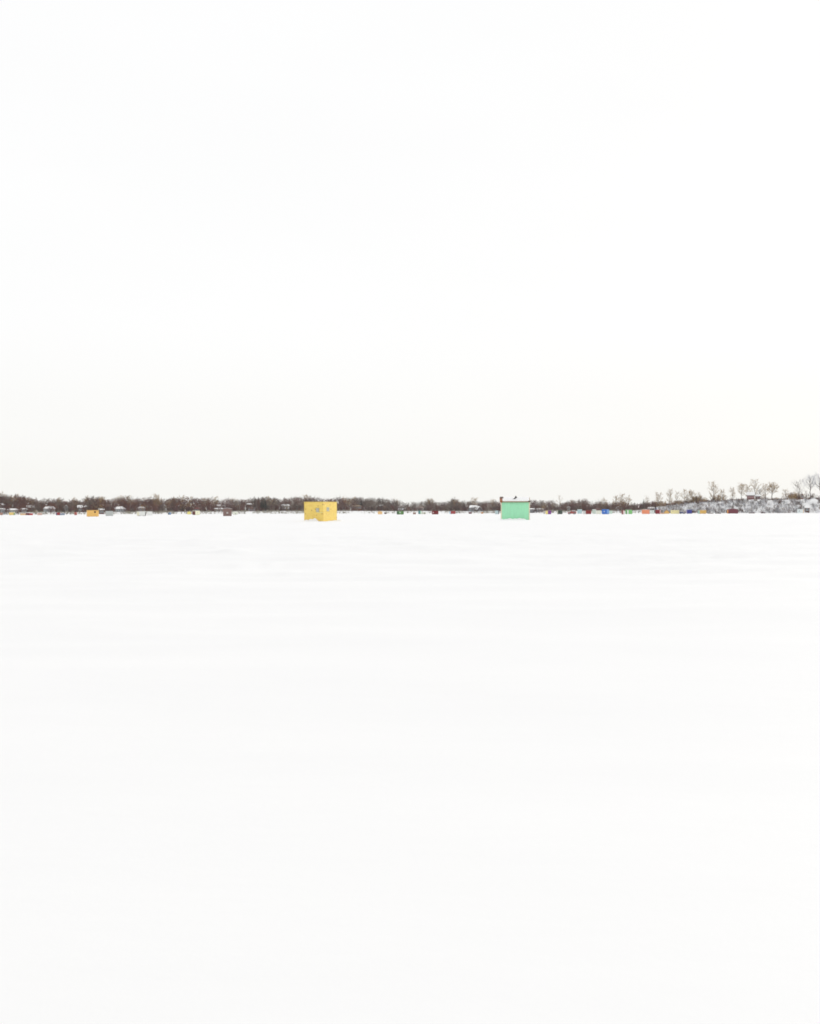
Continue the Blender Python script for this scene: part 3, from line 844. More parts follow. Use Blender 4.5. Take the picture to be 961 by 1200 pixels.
for lab, px, top, w, t in [
 ('dark spruce tip on the skyline at far left', 28, 581, 6, 90),
 ('dark narrow spruce right of the large white house', 72.6, 586, 4.5, 28),
 ('dark spruce tip standing left of the spruce clump', 298.5, 582.8, 4, 60),
 ('dark pointed spruce above the left of the spruce clump', 303, 581.6, 4.5, 50),
 ('tallest dark spruce in the clump left of the yellow hut', 307, 582.6, 7, 30),
 ('broad dark spruce right in the clump left of the yellow hut', 310.6, 583.2, 7, 26),
 ('dark spruce in the wood right of the yellow hut', 423.5, 584.4, 5, 40),
 ('left of two dark spruce tips above the peach hut', 445.2, 582.8, 3.5, 70),
 ('right of two dark spruce tips above the peach hut', 448.6, 581.8, 3.5, 70),
 ('little dark spruce on the skyline above the orange red hut', 754.4, 584.6, 5, 34),
]:
    conifer(lab, px, top, w, dsu(px, t))

# ------------------------------------------------------------------ ice huts far out on the lake
def hut(label, x0, x1, yt, yb, col, side=None, roof='flat', windows=(), door=None, snow=0.0, group='ice fishing huts on the lake', over=0.08, roofcol=None, peak=None,
        pale=P(214, 214, 214), wincol=None, stripes=None):
    """x0..x1 front wall in photograph pixels; side = ('L'|'R', pixels, colour)"""
    u = (x0 + x1) / 2
    d = depth_on_ice(u, yb)
    s = d / F
    wf = (x1 - x0) * s
    h = (yb - yt) * s
    th = 0.0; Dp = max(1.6, min(2.4, wf))
    if side:
        ws = side[1] * s
        th = math.asin(min(0.9, ws / Dp))
        if side[0] == 'R': th = -th
    W = wf / max(0.45, math.cos(th))
    p = at(u, 600, d)
    # near bottom corner sits at depth d
    view = -math.atan2(p.x, p.y)
    rt = thing('ice_hut', label, 'hut', (p.x, p.y, 0.0), view + th, group)
    c = P(*col) if isinstance(col, tuple) else col
    hw = W / 2
    body = MB()
    yoff = abs(math.sin(th)) * hw
    if roof == 'gable':
        pk = h; ev = h * (peak or 0.72)
        body.prism([(-hw, 0.06), (hw, 0.06), (hw, ev), (0, pk - 0.05), (-hw, ev)], 0, Dp)
        body.build('walls', c, rt)
        k = (pk - ev) / hw
        pr = [(-hw - 0.15, ev - 0.15 * k), (0, pk - 0.03), (hw + 0.15, ev - 0.15 * k)]
        MB().prism(pr + [(hw + 0.15, pr[2][1] + 0.08), (0, pk + 0.06), (-hw - 0.15, pr[0][1] + 0.08)], -0.15, Dp + 0.15).build('roof', roofcol or c, rt)
        if snow: MB().prism([(x, z + 0.085) for x, z in pr] + [(hw + 0.16, pr[2][1] + 0.1 + snow), (0, pk + 0.07 + snow), (-hw - 0.16, pr[0][1] + 0.1 + snow)], -0.12, Dp + 0.12).build('snow_cap', SNOW, rt)
        top = ev
    else:
        dz = 0.0 if roof == 'flat' else (0.22 if roof == 'shed' else -0.22)
        body.prism_x([(0, 0.06), (Dp, 0.06), (Dp, h - 0.07 + dz), (0, h - 0.07)], -hw, hw)
        body.build('walls', c, rt)
        a = over; k = dz / Dp
        pr = [(-a, h - 0.068 - a * k), (Dp + a, h - 0.068 + dz + a * k)]
        MB().prism_x(pr + [(Dp + a, pr[1][1] + 0.07), (-a, pr[0][1] + 0.07)], -hw - a, hw + a).build('roof', roofcol or c, rt)
        if snow:
            sm = MB()
            sm.prism_x([(-a + 0.05, pr[0][1] + 0.072), (Dp, pr[1][1] + 0.072), (Dp - 0.1, pr[1][1] + 0.07 + snow), (0.1, pr[0][1] + 0.07 + snow * 0.85)], -hw, hw)
            sm.build('snow_cap', SNOW, rt)
        top = h
    for sx in (-hw * 0.7, hw * 0.7):        # runners
        MB().box(sx - 0.06, sx + 0.06, -0.12, Dp + 0.12, -0.03, 0.058).build('runner', paint((0.14, 0.10, 0.07)), rt)
    if side:
        sc = P(*side[2])
        xx = -hw if side[0] == 'L' else hw
        sg = -1 if side[0] == 'L' else 1
        q = MB(); a, b = sorted((xx + sg * 0.004, xx + sg * 0.03))
        q.box(a, b, 0.02, Dp - 0.02, 0.07, (top if roof != 'gable' else top) - 0.10)
        q.build('side_panel', sc, rt)
    if stripes:   # fronts painted in two colours: ((f0, f1), colour)
        for (f0, f1), sc in stripes:
            MB().box(-hw + W * f0, -hw + W * f1, -0.03, -0.003, 0.08, top - 0.10).build('front_panel', P(*sc), rt)
    for (wx, wy, ww, wh) in windows:       # window centre in photograph pixels, size in metres
        cx = (wx - u) * s / max(0.5, math.cos(th)); cz = (yb - wy) * s
        f = MB(); b_ = 0.06
        f.box(cx - ww/2 - b_, cx + ww/2 + b_, -0.05, -0.032, cz - wh/2 - b_, cz + wh/2 + b_)
        fo = f.build('window', pale, rt)
        MB().box(cx - ww/2, cx + ww/2, -0.062, -0.051, cz - wh/2, cz + wh/2).build('pane', wincol or GLASS, fo)
    if door:
        cx = (door[0] - u) * s / max(0.5, math.cos(th)); dw = door[1] * s; 
        do = MB().box(cx - dw/2, cx + dw/2, -0.05, -0.004, 0.10, top - 0.18).build('door', P(*door[2]), rt)
        MB().box(cx + dw/2 - 0.12, cx + dw/2 - 0.06, -0.10, -0.051, (top - 0.2) * 0.48, (top - 0.2) * 0.55).build('handle', paint((0.1, 0.1, 0.1)), do)
    return rt

dark = (70, 58, 56)
hut('rust brown hut cut by the left edge of the picture', -3, 3, 600.6, 603.8, (172, 132, 120))
hut('small pale yellow hut in front of the cream house at far left', 10.8, 15.6, 600.4, 603.7, (232, 205, 130), side=('R', 1.8, (130, 150, 110)), snow=0.08)
hut('tan hut left of the dark red hut', 24, 30, 601.8, 603.7, (220, 182, 130), snow=0.05)
hut('dark red hut joined left of the bright red hut', 30.2, 34.4, 601.2, 603.8, (118, 36, 36))
hut('bright red hut right of the dark red hut at left', 34.6, 38.4, 601.6, 603.8, (178, 32, 38))
hut('pinkish tan hut left of the large white house', 44, 49, 601.2, 603.7, (206, 172, 158), snow=0.05)
hut('red hut with blue left edge below the narrow spruce', 67, 70.4, 600.6, 603.8, (176, 70, 72), side=('L', 1.2, (90, 80, 120)))
hut('low blue grey hut right of the red one below the narrow spruce', 70.6, 75.8, 601.6, 603.8, (138, 152, 172))
hut('small salmon red hut left of the big orange hut', 87.2, 90.2, 600.2, 603.8, (190, 120, 110), door=(88.6, 1.0, (150, 70, 66)))
hut('big plain orange plywood hut with one tiny dark window', 102.6, 115.4, 597.9, 605.6, (246, 190, 112), windows=[(111.2, 600, 0.28, 0.26)], wincol=P(60, 40, 36), pale=P(120, 84, 60), side=('L', 0.6, (232, 200, 150)))
hut('plain light grey hut right of the orange one', 124, 132.4, 598.8, 604.8, (186, 190, 188))
hut('white hut with cream left edge, left of the white pair', 163.4, 171.2, 599.2, 604.6, (228, 230, 226), side=('L', 2.6, (226, 222, 200)), door=(170.6, 0.8, (70, 60, 60)))
hut('white hut on the right of the white pair', 172.4, 178.4, 599.4, 604.0, (232, 234, 230))
hut('small blue hut with dark green side on the left shore ice', 198.2, 200.4, 600.6, 603.2, (120, 150, 190), side=('L', 1.2, (50, 72, 66)))
hut('small yellow round topped hut left of the cream hut', 219.6, 223.8, 599.2, 602.9, (246, 224, 140), roof='gable', peak=0.7)
hut('cream hut with maroon side and dark dot window', 229, 234.2, 598.7, 603.4, (250, 240, 206), side=('L', 3.4, (104, 60, 56)), windows=[(231.4, 601, 0.22, 0.22)], wincol=P(50, 60, 60), snow=0.08)
hut('brown hut with peaked roof and small pale window', 261.6, 271.4, 595.6, 605.0, (132, 108, 102), roof='gable', peak=0.88, windows=[(266.4, 601, 0.42, 0.34)], wincol=P(190, 188, 184), pale=P(160, 150, 146), snow=0.05)
hut('pale green hut with a dark dot right of the brown peaked hut', 273, 278.5, 600, 603.3, (228, 232, 216), windows=[(276.2, 602.2, 0.3, 0.22)], wincol=P(50, 50, 46), snow=0.06)
hut('peach hut with sloping sides below the spruce tips', 442.8, 448, 598.9, 602.8, (240, 196, 140), roof='gable', peak=0.75, roofcol=P(240, 200, 150))
hut('tiny dark hut right of the peach hut', 450.4, 453, 600.6, 602.4, (84, 62, 58), snow=0.05)
hut('dark green hut with one white window', 467.4, 473.2, 598.9, 602.9, (104, 146, 92), side=('L', 2.4, (70, 106, 72)), windows=[(468.8, 600.6, 0.34, 0.3)], wincol=P(225, 230, 225), stripes=[((0.72, 0.98), (84, 120, 70))])
hut('low tan hut with snowy top left of the teal hut', 484, 487.4, 600.4, 602.8, (150, 122, 110), snow=0.22, roofcol=P(226, 200, 178))
hut('narrow teal hut with pale green side', 490.2, 492.6, 598.4, 602.4, (90, 138, 138), side=('R', 1.2, (176, 206, 182)))
hut('white low hut between teal and dark red huts', 494, 499, 600.2, 602.6, (206, 208, 194), snow=0.1, door=(497.6, 1.2, (150, 146, 132)))
hut('dark red hut with a small white window left of centre', 506.2, 513.8, 598.6, 602.9, (118, 38, 42), windows=[(507.8, 600.6, 0.32, 0.28)], wincol=P(220, 190, 190), roofcol=P(140, 58, 60))
hut('brick red hut with pale blue side', 528.2, 533.8, 598.8, 602.3, (160, 70, 70), side=('L', 1.4, (186, 212, 232)), roofcol=P(190, 120, 116))
hut('small low maroon hut in front of the blue grey house', 549.2, 552.8, 600.2, 602.2, (104, 56, 60))
hut('tiny orange brown hut in front of the dark gabled house', 564.2, 566.4, 600.2, 602.0, (206, 150, 108), side=('L', 0.8, (236, 210, 180)))
hut('pale blue grey hut with black corner box left of green hut', 580.2, 584.8, 598.3, 602.7, (184, 202, 204), stripes=[((0.82, 1.0), (60, 50, 56))])
hut('purple hut with cream yellow side', 642.2, 646, 598.2, 602.6, (128, 74, 146), side=('L', 2.8, (240, 216, 140)), roofcol=P(180, 150, 170))
hut('weathered grey white hut behind the cream and purple one', 636.8, 639, 598.6, 602.2, (190, 186, 180))
hut('dark green hut with pale edge right of the purple hut', 654, 659, 598.0, 602.6, (70, 84, 74), side=('L', 1.2, (188, 190, 172)), roofcol=P(110, 116, 108), door=(655.4, 1.4, (58, 66, 56)))
hut('pale blue hut with sloping snowy roof', 676.8, 682, 597.3, 602.0, (174, 202, 206), roof='back', snow=0.16)
hut('small white hut left of the maroon one in the right row', 683, 686.2, 598.8, 602.6, (226, 230, 228), snow=0.05)
hut('dark red hut between the small white hut and pale grey hut', 686.6, 692.8, 598.0, 602.6, (134, 48, 46), roofcol=P(170, 104, 98))
hut('pale grey green hut with rounded snow top', 694.2, 698.4, 597.2, 602.2, (194, 206, 196), snow=0.14)
hut('cream white hut between pale grey green and blue huts', 699, 704.4, 598.2, 602.5, (226, 228, 214), side=('L', 0.8, (236, 238, 232)))
hut('bright blue hut with one white window', 705.4, 711.2, 596.8, 602.6, (62, 116, 200), windows=[(708.2, 599.4, 0.26, 0.26)], wincol=P(235, 240, 245), side=('R', 2.6, (110, 150, 205)), roofcol=P(90, 130, 196))
hut('pale mint hut right of the bright blue hut', 711.6, 717.6, 598.4, 602.2, (196, 216, 204))
hut('narrow dark red hut with pinkish grey side', 728.4, 730, 598.0, 602.7, (130, 50, 56), side=('R', 1.8, (206, 186, 182)))
hut('bright green hut with white door left of the orange red hut', 733, 740.8, 597.6, 602.5, (132, 198, 122), door=(735.8, 1.6, (236, 244, 232)), stripes=[((0.0, 0.22), (104, 160, 98))], snow=0.05)
hut('orange red hut with snow edged roof', 752.4, 760.8, 597.4, 602.4, (238, 148, 112), snow=0.07, side=('R', 0.6, (170, 120, 110)))
hut('white hut with dark dot window right of the orange red hut', 761.2, 766.6, 597.9, 602.2, (218, 226, 222), windows=[(764.6, 599.4, 0.2, 0.22)], wincol=P(90, 100, 100))
hut('maroon hut with blue and white stack on its roof', 768.2, 773, 597.4, 602.3, (130, 42, 50), side=('R', 1.2, (190, 150, 150)))
hut('low ochre tent shaped hut left of the cream hut', 778.6, 784.2, 597.6, 602.1, (222, 178, 104), roof='gable', peak=0.45, roofcol=P(170, 118, 60))
hut('wide cream hut left of the dark blue vehicle', 786.2, 795.8, 597.8, 602.2, (246, 224, 170), windows=[(788.6, 599.2, 0.24, 0.2)], wincol=P(150, 130, 100), snow=0.05)
hut('royal blue hut on the right of the dark blue vehicle', 805.4, 810.8, 597.4, 602.1, (66, 70, 146), side=('L', 0.7, (150, 140, 180)), roofcol=P(84, 92, 170))
hut('ochre tan hut with teal side near the bluff foot', 820.4, 827.6, 597.8, 602.1, (214, 174, 98), side=('L', 2.2, (164, 200, 186)), snow=0.04)
hut('maroon hut with peaked roof and orange left edge below the bluff', 853.8, 864.8, 596.2, 601.9, (116, 62, 72), roof='gable', peak=0.84, roofcol=P(112, 56, 66), side=('L', 1.2, (222, 150, 60)))
hut('white hut with square grey window at the foot of the bluff', 934.4, 941.6, 596.8, 601.4, (222, 230, 230), windows=[(936.9, 598.9, 0.5, 0.46)], wincol=P(128, 132, 140), stripes=[((0.90, 1.0), (240, 206, 172))])

# blue and white boxes on top of the maroon hut
def small_box(label, px, y0, y1, wpx, yb, col, name='crate', cat='crate'):
    d = depth_on_ice(px, yb) + 0.7; s = d / F
    zb = at(px, y1, d).z; h = (y1 - y0) * s; w = wpx * s
    p = at(px, 600, d)
    rt = thing(name, label, cat, (p.x, p.y, zb), -math.atan2(p.x, p.y))
    MB().box(-w/2, w/2, -w/2, w/2, 0, h * 0.8, 0.03).build('body', P(*col), rt)
    MB().box(-w/2 - 0.03, w/2 + 0.03, -w/2 - 0.03, w/2 + 0.03, h * 0.8 + 0.003, h, 0.03).build('lid', P(*[min(240, c + 20) for c in col]), rt)
small_box('small dark blue box on the roof of the maroon hut', 768.9, 595.0, 597.4, 1.3, 602.3, (60, 70, 110))
small_box('small white box on the roof of the maroon hut', 770.3, 594.4, 597.4, 1.5, 602.3, (214, 220, 228))

def lumber(label, x0, x1, y, yb, col):
    u = (x0 + x1) / 2; d = depth_on_ice(u, yb); s = d / F; W = (x1 - x0) * s
    p = at(u, 600, d); h = (yb - y) * s
    rt = thing('board_pile', label, 'boards', (p.x, p.y, 0), -math.atan2(p.x, p.y))
    r = random.Random(int(u))
    z = -0.02
    n = 4; t = h / n
    for i in range(n):
        for j in range(2):
            a = r.uniform(0, 0.25) * W * 0.3; b = r.uniform(0, 0.25) * W * 0.3
            MB().box(-W/2 + a, W/2 - b, j * 0.32 + 0.01, j * 0.32 + 0.3, z + 0.004, z + t).build('plank', P(*col), rt)
        z += t
lumber('dark board pile on the ice right of the ochre tan hut', 829, 836, 600.9, 601.9, (96, 80, 76))
lumber('dark board pile on the ice between ochre tan and maroon huts', 838, 845, 600.9, 601.9, (84, 70, 70))
lumber('reddish dark board pile on the ice right of the maroon hut', 877.5, 884.5, 600.5, 601.6, (92, 62, 62))
lumber('dark board pile on the ice below the arching trunk', 891.5, 897, 600.3, 601.5, (80, 56, 58))
lumber('orange brown boards on the ice right of the maroon roofed boxes', 774, 779, 600.9, 602.1, (196, 136, 80))

# ------------------------------------------------------------------ two vehicles
def vehicle(label, x0, x1, yt, yb, col, low=False):
    u = (x0 + x1) / 2; d = depth_on_ice(u, yb); s = d / F; L = (x1 - x0) * s; H_ = (yb - yt) * s
    p = at(u, 600, d); hl = L / 2; Wd = 1.65
    rt = thing('car', label, 'car', (p.x, p.y, 0), -math.atan2(p.x, p.y) + 0.12)
    g = 0.16 * H_
    if low: prof = [(-hl, g), (hl, g), (hl, 0.52*H_), (hl*0.45, 0.60*H_), (hl*0.1, 0.62*H_), (-hl*0.2, 0.98*H_), (-hl*0.85, H_), (-hl, 0.6*H_)]
    else: prof = [(-hl, g), (hl, g), (hl*1.0, 0.55*H_), (hl*0.92, 0.62*H_), (hl*0.86, 0.97*H_), (-hl*0.1, H_), (-hl*0.42, 0.60*H_), (-hl*0.95, 0.52*H_)]
    cc = [(sum(x for x, z in prof)/len(prof)), (sum(z for x, z in prof)/len(prof))]
    ins = lambda k: [(cc[0] + (x - cc[0])*k, cc[1] + (z - cc[1])*k) for x, z in prof]
    m = MB()
    m.rings([[(x, 0, z) for x, z in ins(0.94)], [(x, 0.10, z) for x, z in prof], [(x, Wd-0.10, z) for x, z in prof], [(x, Wd, z) for x, z in ins(0.94)]])
    m.build('body', P(*col, var=0.05), rt)
    zc = 0.78 * H_
    for (a, b) in ((-0.05, 0.36), (0.42, 0.78)) if not low else ((-0.80, -0.52), (-0.48, -0.24)):
        MB().box(a*hl, b*hl, -0.012, 0.03, zc - 0.11*H_, zc + 0.11*H_).build('window', GLASS, rt)
    rw = 0.19 * H_ + 0.1
    for wx in (-0.62*hl, 0.62*hl):
        for wy in (-0.02, Wd - 0.18):
            w = MB(); n = 16
            w.rings([[(wx + rw*math.cos(2*math.pi*j/n), wy + y, rw - 0.02 + rw*math.sin(2*math.pi*j/n)) for j in range(n)] for y in (0, 0.2)])
            wo = w.build('wheel', paint((0.03, 0.03, 0.03)), rt)
            q = MB(); q.rings([[(wx + rw*0.55*math.cos(2*math.pi*j/n), wy + y, rw - 0.02 + rw*0.55*math.sin(2*math.pi*j/n)) for j in range(n)] for y in (-0.012, 0.05)])
            q.build('rim', paint((0.4, 0.4, 0.4)), wo)
    ex = hl * 1.0 if not low else hl
    MB().box(ex - 0.08, ex + 0.02, 0.2, 0.45, 0.40*H_, 0.48*H_).build('lamp', paint((0.5, 0.12, 0.08)), rt)
    MB().prism_x([(0.2, H_*0.995), (Wd - 0.2, H_*0.995), (Wd - 0.35, H_*1.0 + 0.12), (0.35, H_*1.0 + 0.12)], (-0.0 if not low else -0.82)*hl, (0.82 if not low else -0.25)*hl).build('snow_cover', SNOW, rt)
vehicle('dull red car with light tan rear left of the pale blue hut', 665.8, 675.2, 598.4, 602.7, (158, 82, 78))
vehicle('low dark blue vehicle parked between cream hut and royal blue hut', 796.8, 803.2, 599.4, 602.2, (62, 66, 116), low=True)

# a post on the shore between the green and orange red huts
pu = 748.4; pd = dsu(pu, 4); pp = at(pu, 600, pd)
rt = thing('birdhouse_post', 'dark post with pale box on top between green and orange red huts', 'post', (pp.x, pp.y, float(ground_rough(pu, pd)) - 0.2))
zt = at(pu, 593.2, pd).z - rt.location.z
MB().tube([(0, 0, 0), (0.03, 0, zt * 0.6), (0, 0, zt - 0.8)], [0.12, 0.10, 0.08], 8).build('post', B_DARK, rt)
bo = MB().box(-0.28, 0.28, -0.28, 0.28, zt - 0.98, zt - 0.12, 0.03).build('box', P(226, 208, 204), rt)
MB().prism([(-0.36, zt - 0.118), (0.36, zt - 0.118), (0, zt + 0.15)], -0.36, 0.36).build('roof', SNOW, bo)

# ------------------------------------------------------------------ snow heaped against the two near huts
def drift(label, pts, name='snow_drift'):
    """heap of snow: list of (x, y, rx, ry, h) bumps, one mesh"""
    xs = [p[0] - p[2] * 2.4 for p in pts] + [p[0] + p[2] * 2.4 for p in pts]
    ys = [p[1] - p[3] * 2.4 for p in pts] + [p[1] + p[3] * 2.4 for p in pts]
    nx, ny = 90, 60
    X, Y = np.meshgrid(np.linspace(min(xs), max(xs), nx), np.linspace(min(ys), max(ys), ny), indexing='ij')
    Z = np.zeros_like(X)
    for x, y, rx, ry, h in pts:
        Z = np.maximum(Z, h * np.exp(-((X - x) / rx) ** 2 - ((Y - y) / ry) ** 2))
    Z *= 0.9 + 0.2 * vnoise(X * 2.2, Y * 2.2, 61)
    # skirt goes below the lake surface at its border
    bx = np.minimum((X - min(xs)) / (max(xs) - min(xs)), (max(xs) - X) / (max(xs) - min(xs)))
    by = np.minimum((Y - min(ys)) / (max(ys) - min(ys)), (max(ys) - Y) / (max(ys) - min(ys)))
    Z = Z - 0.06 - 0.25 * (1 - smooth(np.minimum(bx, by) * 6))
    i, j = np.meshgrid(np.arange(nx - 1), np.arange(ny - 1), indexing='ij')
    a = i * ny + j
    Fa = np.stack([a, a + ny, a + ny + 1, a + 1], -1).reshape(-1, 4)
    o = np_mesh(name, np.stack([X, Y, Z], -1).reshape(-1, 3), Fa, [SNOW], smooth_shade=True)
    o['kind'] = 'structure'; o['label'] = label

# ------------------------------------------------------------------ the yellow plywood hut
def yellow_hut():
    px, base, top = 379.0, 610.9, 587.9
    d = depth_on_ice(px, base); s = d / F
    c = at(px, base, d)
    h = (base - top) * s
    view = -math.atan2(c.x, c.y)
    a = math.radians(34)
    W1 = 22.6 * s / math.cos(a); W2 = 16.0 * s / math.sin(a)
    rt = thing('ice_hut', 'yellow knotty plywood hut standing cornerwise with two small windows', 'hut', (c.x, c.y, 0), view, 'ice fishing huts on the lake')
    # local frame: near corner at origin; left wall runs along u, right wall along v
    u = Vector((-math.cos(a), math.sin(a), 0)); v = Vector((math.sin(a), math.cos(a), 0))
    nl = -v; nr = -u        # outward normals of left and right walls
    up = Vector((0, 0, 1))
    def slab(org, e1, e2, nrm, a0, a1, z0, z1, t0, t1, mat, name, parent=rt, bev=0.006):
        m = MB()
        rs = []
        for t, k in ((t0, 0), (t1 - bev, 0), (t1, bev)):
            rs.append([org + e1*(a0+k) + up*(z0+k) + nrm*t, org + e1*(a1-k) + up*(z0+k) + nrm*t, org + e1*(a1-k) + up*(z1-k) + nrm*t, org + e1*(a0+k) + up*(z1-k) + nrm*t])
        return m.rings(rs).build(name, mat, parent)
    O = Vector((0, 0, 0))
    # inner core
    core = MB()
    P4 = [O + u*0.03 + v*0.03, O + u*(W1-0.03) + v*0.03, O + u*(W1-0.03) + v*(W2-0.03), O + u*0.03 + v*(W2-0.03)]
    core.rings([[p + up*0.02 for p in P4], [p + up*(h-0.05) for p in P4]]).build('frame', PLY_EDGE, rt)
    g = 0.010
    seam = h * 0.475
    mid = W1 * 0.50
    wl0, wl1 = (379 - 373.9) * s / math.cos(a), (379 - 370.2) * s / math.cos(a)
    wz0, wz1 = (base - 599.6) * s, (base - 595.6) * s
    # left wall: four sheets, the upper right one cut round its window
    slab(O, u, up, nl, 0.05, mid - g, 0.0, seam - g, -0.025, 0.0, PLY, 'plywood_sheet')
    slab(O, u, up, nl, mid, W1 - 0.05, 0.0, seam - g, -0.025, 0.004, PLY, 'plywood_sheet')
    slab(O, u, up, nl, 0.05, mid - g, seam, h - 0.06, -0.025, 0.003, PLY, 'plywood_sheet')
    slab(O, u, up, nl, mid, W1 - 0.05, seam, h - 0.06, -0.025, 0.0, PLY, 'plywood_sheet')
    # right wall: two sheets
    slab(O, v, up, nr, 0.05, W2 - 0.05, 0.0, seam + 0.02 - g, -0.025, 0.0, PLY, 'plywood_sheet')
    slab(O, v, up, nr, 0.05, W2 - 0.05, seam + 0.02, h - 0.06, -0.025, 0.003, PLY, 'plywood_sheet')
    # far walls
    slab(O + u*W1, v, up, u, 0.05, W2 - 0.05, 0.0, h - 0.06, -0.025, 0.0, PLY, 'plywood_sheet')
    slab(O + v*W2, u, up, v, 0.05, W1 - 0.05, 0.0, h - 0.06, -0.025, 0.0, PLY, 'plywood_sheet')
    # corner battens
    for q in (O, O + u*W1, O + v*W2, O + u*W1 + v*W2):
        w = 0.045
        cen = O + u*W1/2 + v*W2/2
        dd = (cen - q); su = 1 if dd.dot(u) > 0 else -1; sv = 1 if dd.dot(v) > 0 else -1
        b0 = [q - u*su*0.008 - v*sv*0.008, q + u*su*w - v*sv*0.008, q + u*su*w + v*sv*w, q - u*su*0.008 + v*sv*w]
        MB().rings([[p + up*0.0 for p in b0], [p + up*(h - 0.062) for p in b0]]).build('corner_batten', PLY, rt)
    # flat plywood roof
    o_ = 0.03
    R4 = [O - u*o_ - v*o_, O + u*(W1+o_) - v*o_, O + u*(W1+o_) + v*(W2+o_), O - u*o_ + v*(W2+o_)]
    MB().rings([[p + up*(h-0.058) for p in R4], [p + up*(h-0.008) for p in R4], [p*0.998 + up*h for p in R4]]).build('roof', PLY, rt)
    # windows
    def window(org, e, nrm, a0, a1, z0, z1, frame):
        f = MB()
        b = 0.05
        for (p, q, r, t) in ((a0-b, a0, z0-b, z1+b), (a1, a1+b, z0-b, z1+b), (a0, a1, z0-b, z0), (a0, a1, z1, z1+b)):
            pts = [(p, r), (q, r), (q, t), (p, t)]
            f.rings([[org + e*x + up*z + nrm*0.005 for x, z in pts], [org + e*x + up*z + nrm*0.035 for x, z in pts]])
        fo = f.build('window', frame, rt)
        m = MB(); pts = [(a0, z0), (a1, z0), (a1, z1), (a0, z1)]
        m.rings([[org + e*x + up*z + nrm*0.004 for x, z in pts], [org + e*x + up*z + nrm*0.016 for x, z in pts]]).build('pane', paint((0.46, 0.47, 0.42), key='hazy_pane', rough=0.2), fo)
        return fo
    window(O, u, nl, wl0, wl1 - 0.05, wz0, wz1, P(196, 178, 120))
    window(O, v, nr, (382.7 - 379)*s/math.sin(a), (385.6 - 379)*s/math.sin(a), (base - 598.9)*s, (base - 594.7)*s, P(214, 200, 150))
    # pale ledge right of the left window, a hinge near the corner
    slab(O, u, up, nl, 0.10, (379 - 371.6)*s/math.cos(a), (base - 601.0)*s, (base - 600.2)*s, 0.004, 0.07, P(250, 228, 160), 'ledge')
    slab(O, u, up, nl, 0.02, 0.09, (base - 591.6)*s, (base - 590.6)*s, 0.009, 0.03, paint((0.10, 0.06, 0.03)), 'hinge')
    slab(O, u, up, nl, 0.02, 0.09, (base - 602.8)*s, (base - 601.8)*s, 0.009, 0.03, P(190, 120, 60), 'hinge')
    for q in (0.25, 0.75):
        e0 = O + u*(W1*q) - v*0.1; e1 = O + u*(W1*q) + v*(W2+0.1)
        MB().tube([e0 + up*0.0, e1 + up*0.0], 0.05, 6).build('runner', paint((0.2, 0.14, 0.08)), rt)
    M = rt.matrix_basis
    w = lambda p: M @ p
    pts = []
    for f_, hh, rr, out in ((0.36, 0.40, 0.36, 0.34), (0.56, 0.36, 0.42, 0.34), (0.80, 0.27, 0.40, 0.32), (1.0, 0.15, 0.4, 0.3)):
        p = w(u * (W1 * f_) + nl * out); pts.append((p.x, p.y, rr, 0.34, hh))
    for f_, hh in ((0.35, 0.14), (0.7, 0.19), (1.0, 0.23)):
        p = w(v * (W2 * f_) + nr * 0.3); pts.append((p.x, p.y, 0.5, 0.34, hh))
    drift('low snow heap against the foot of the yellow hut', pts)
yellow_hut()

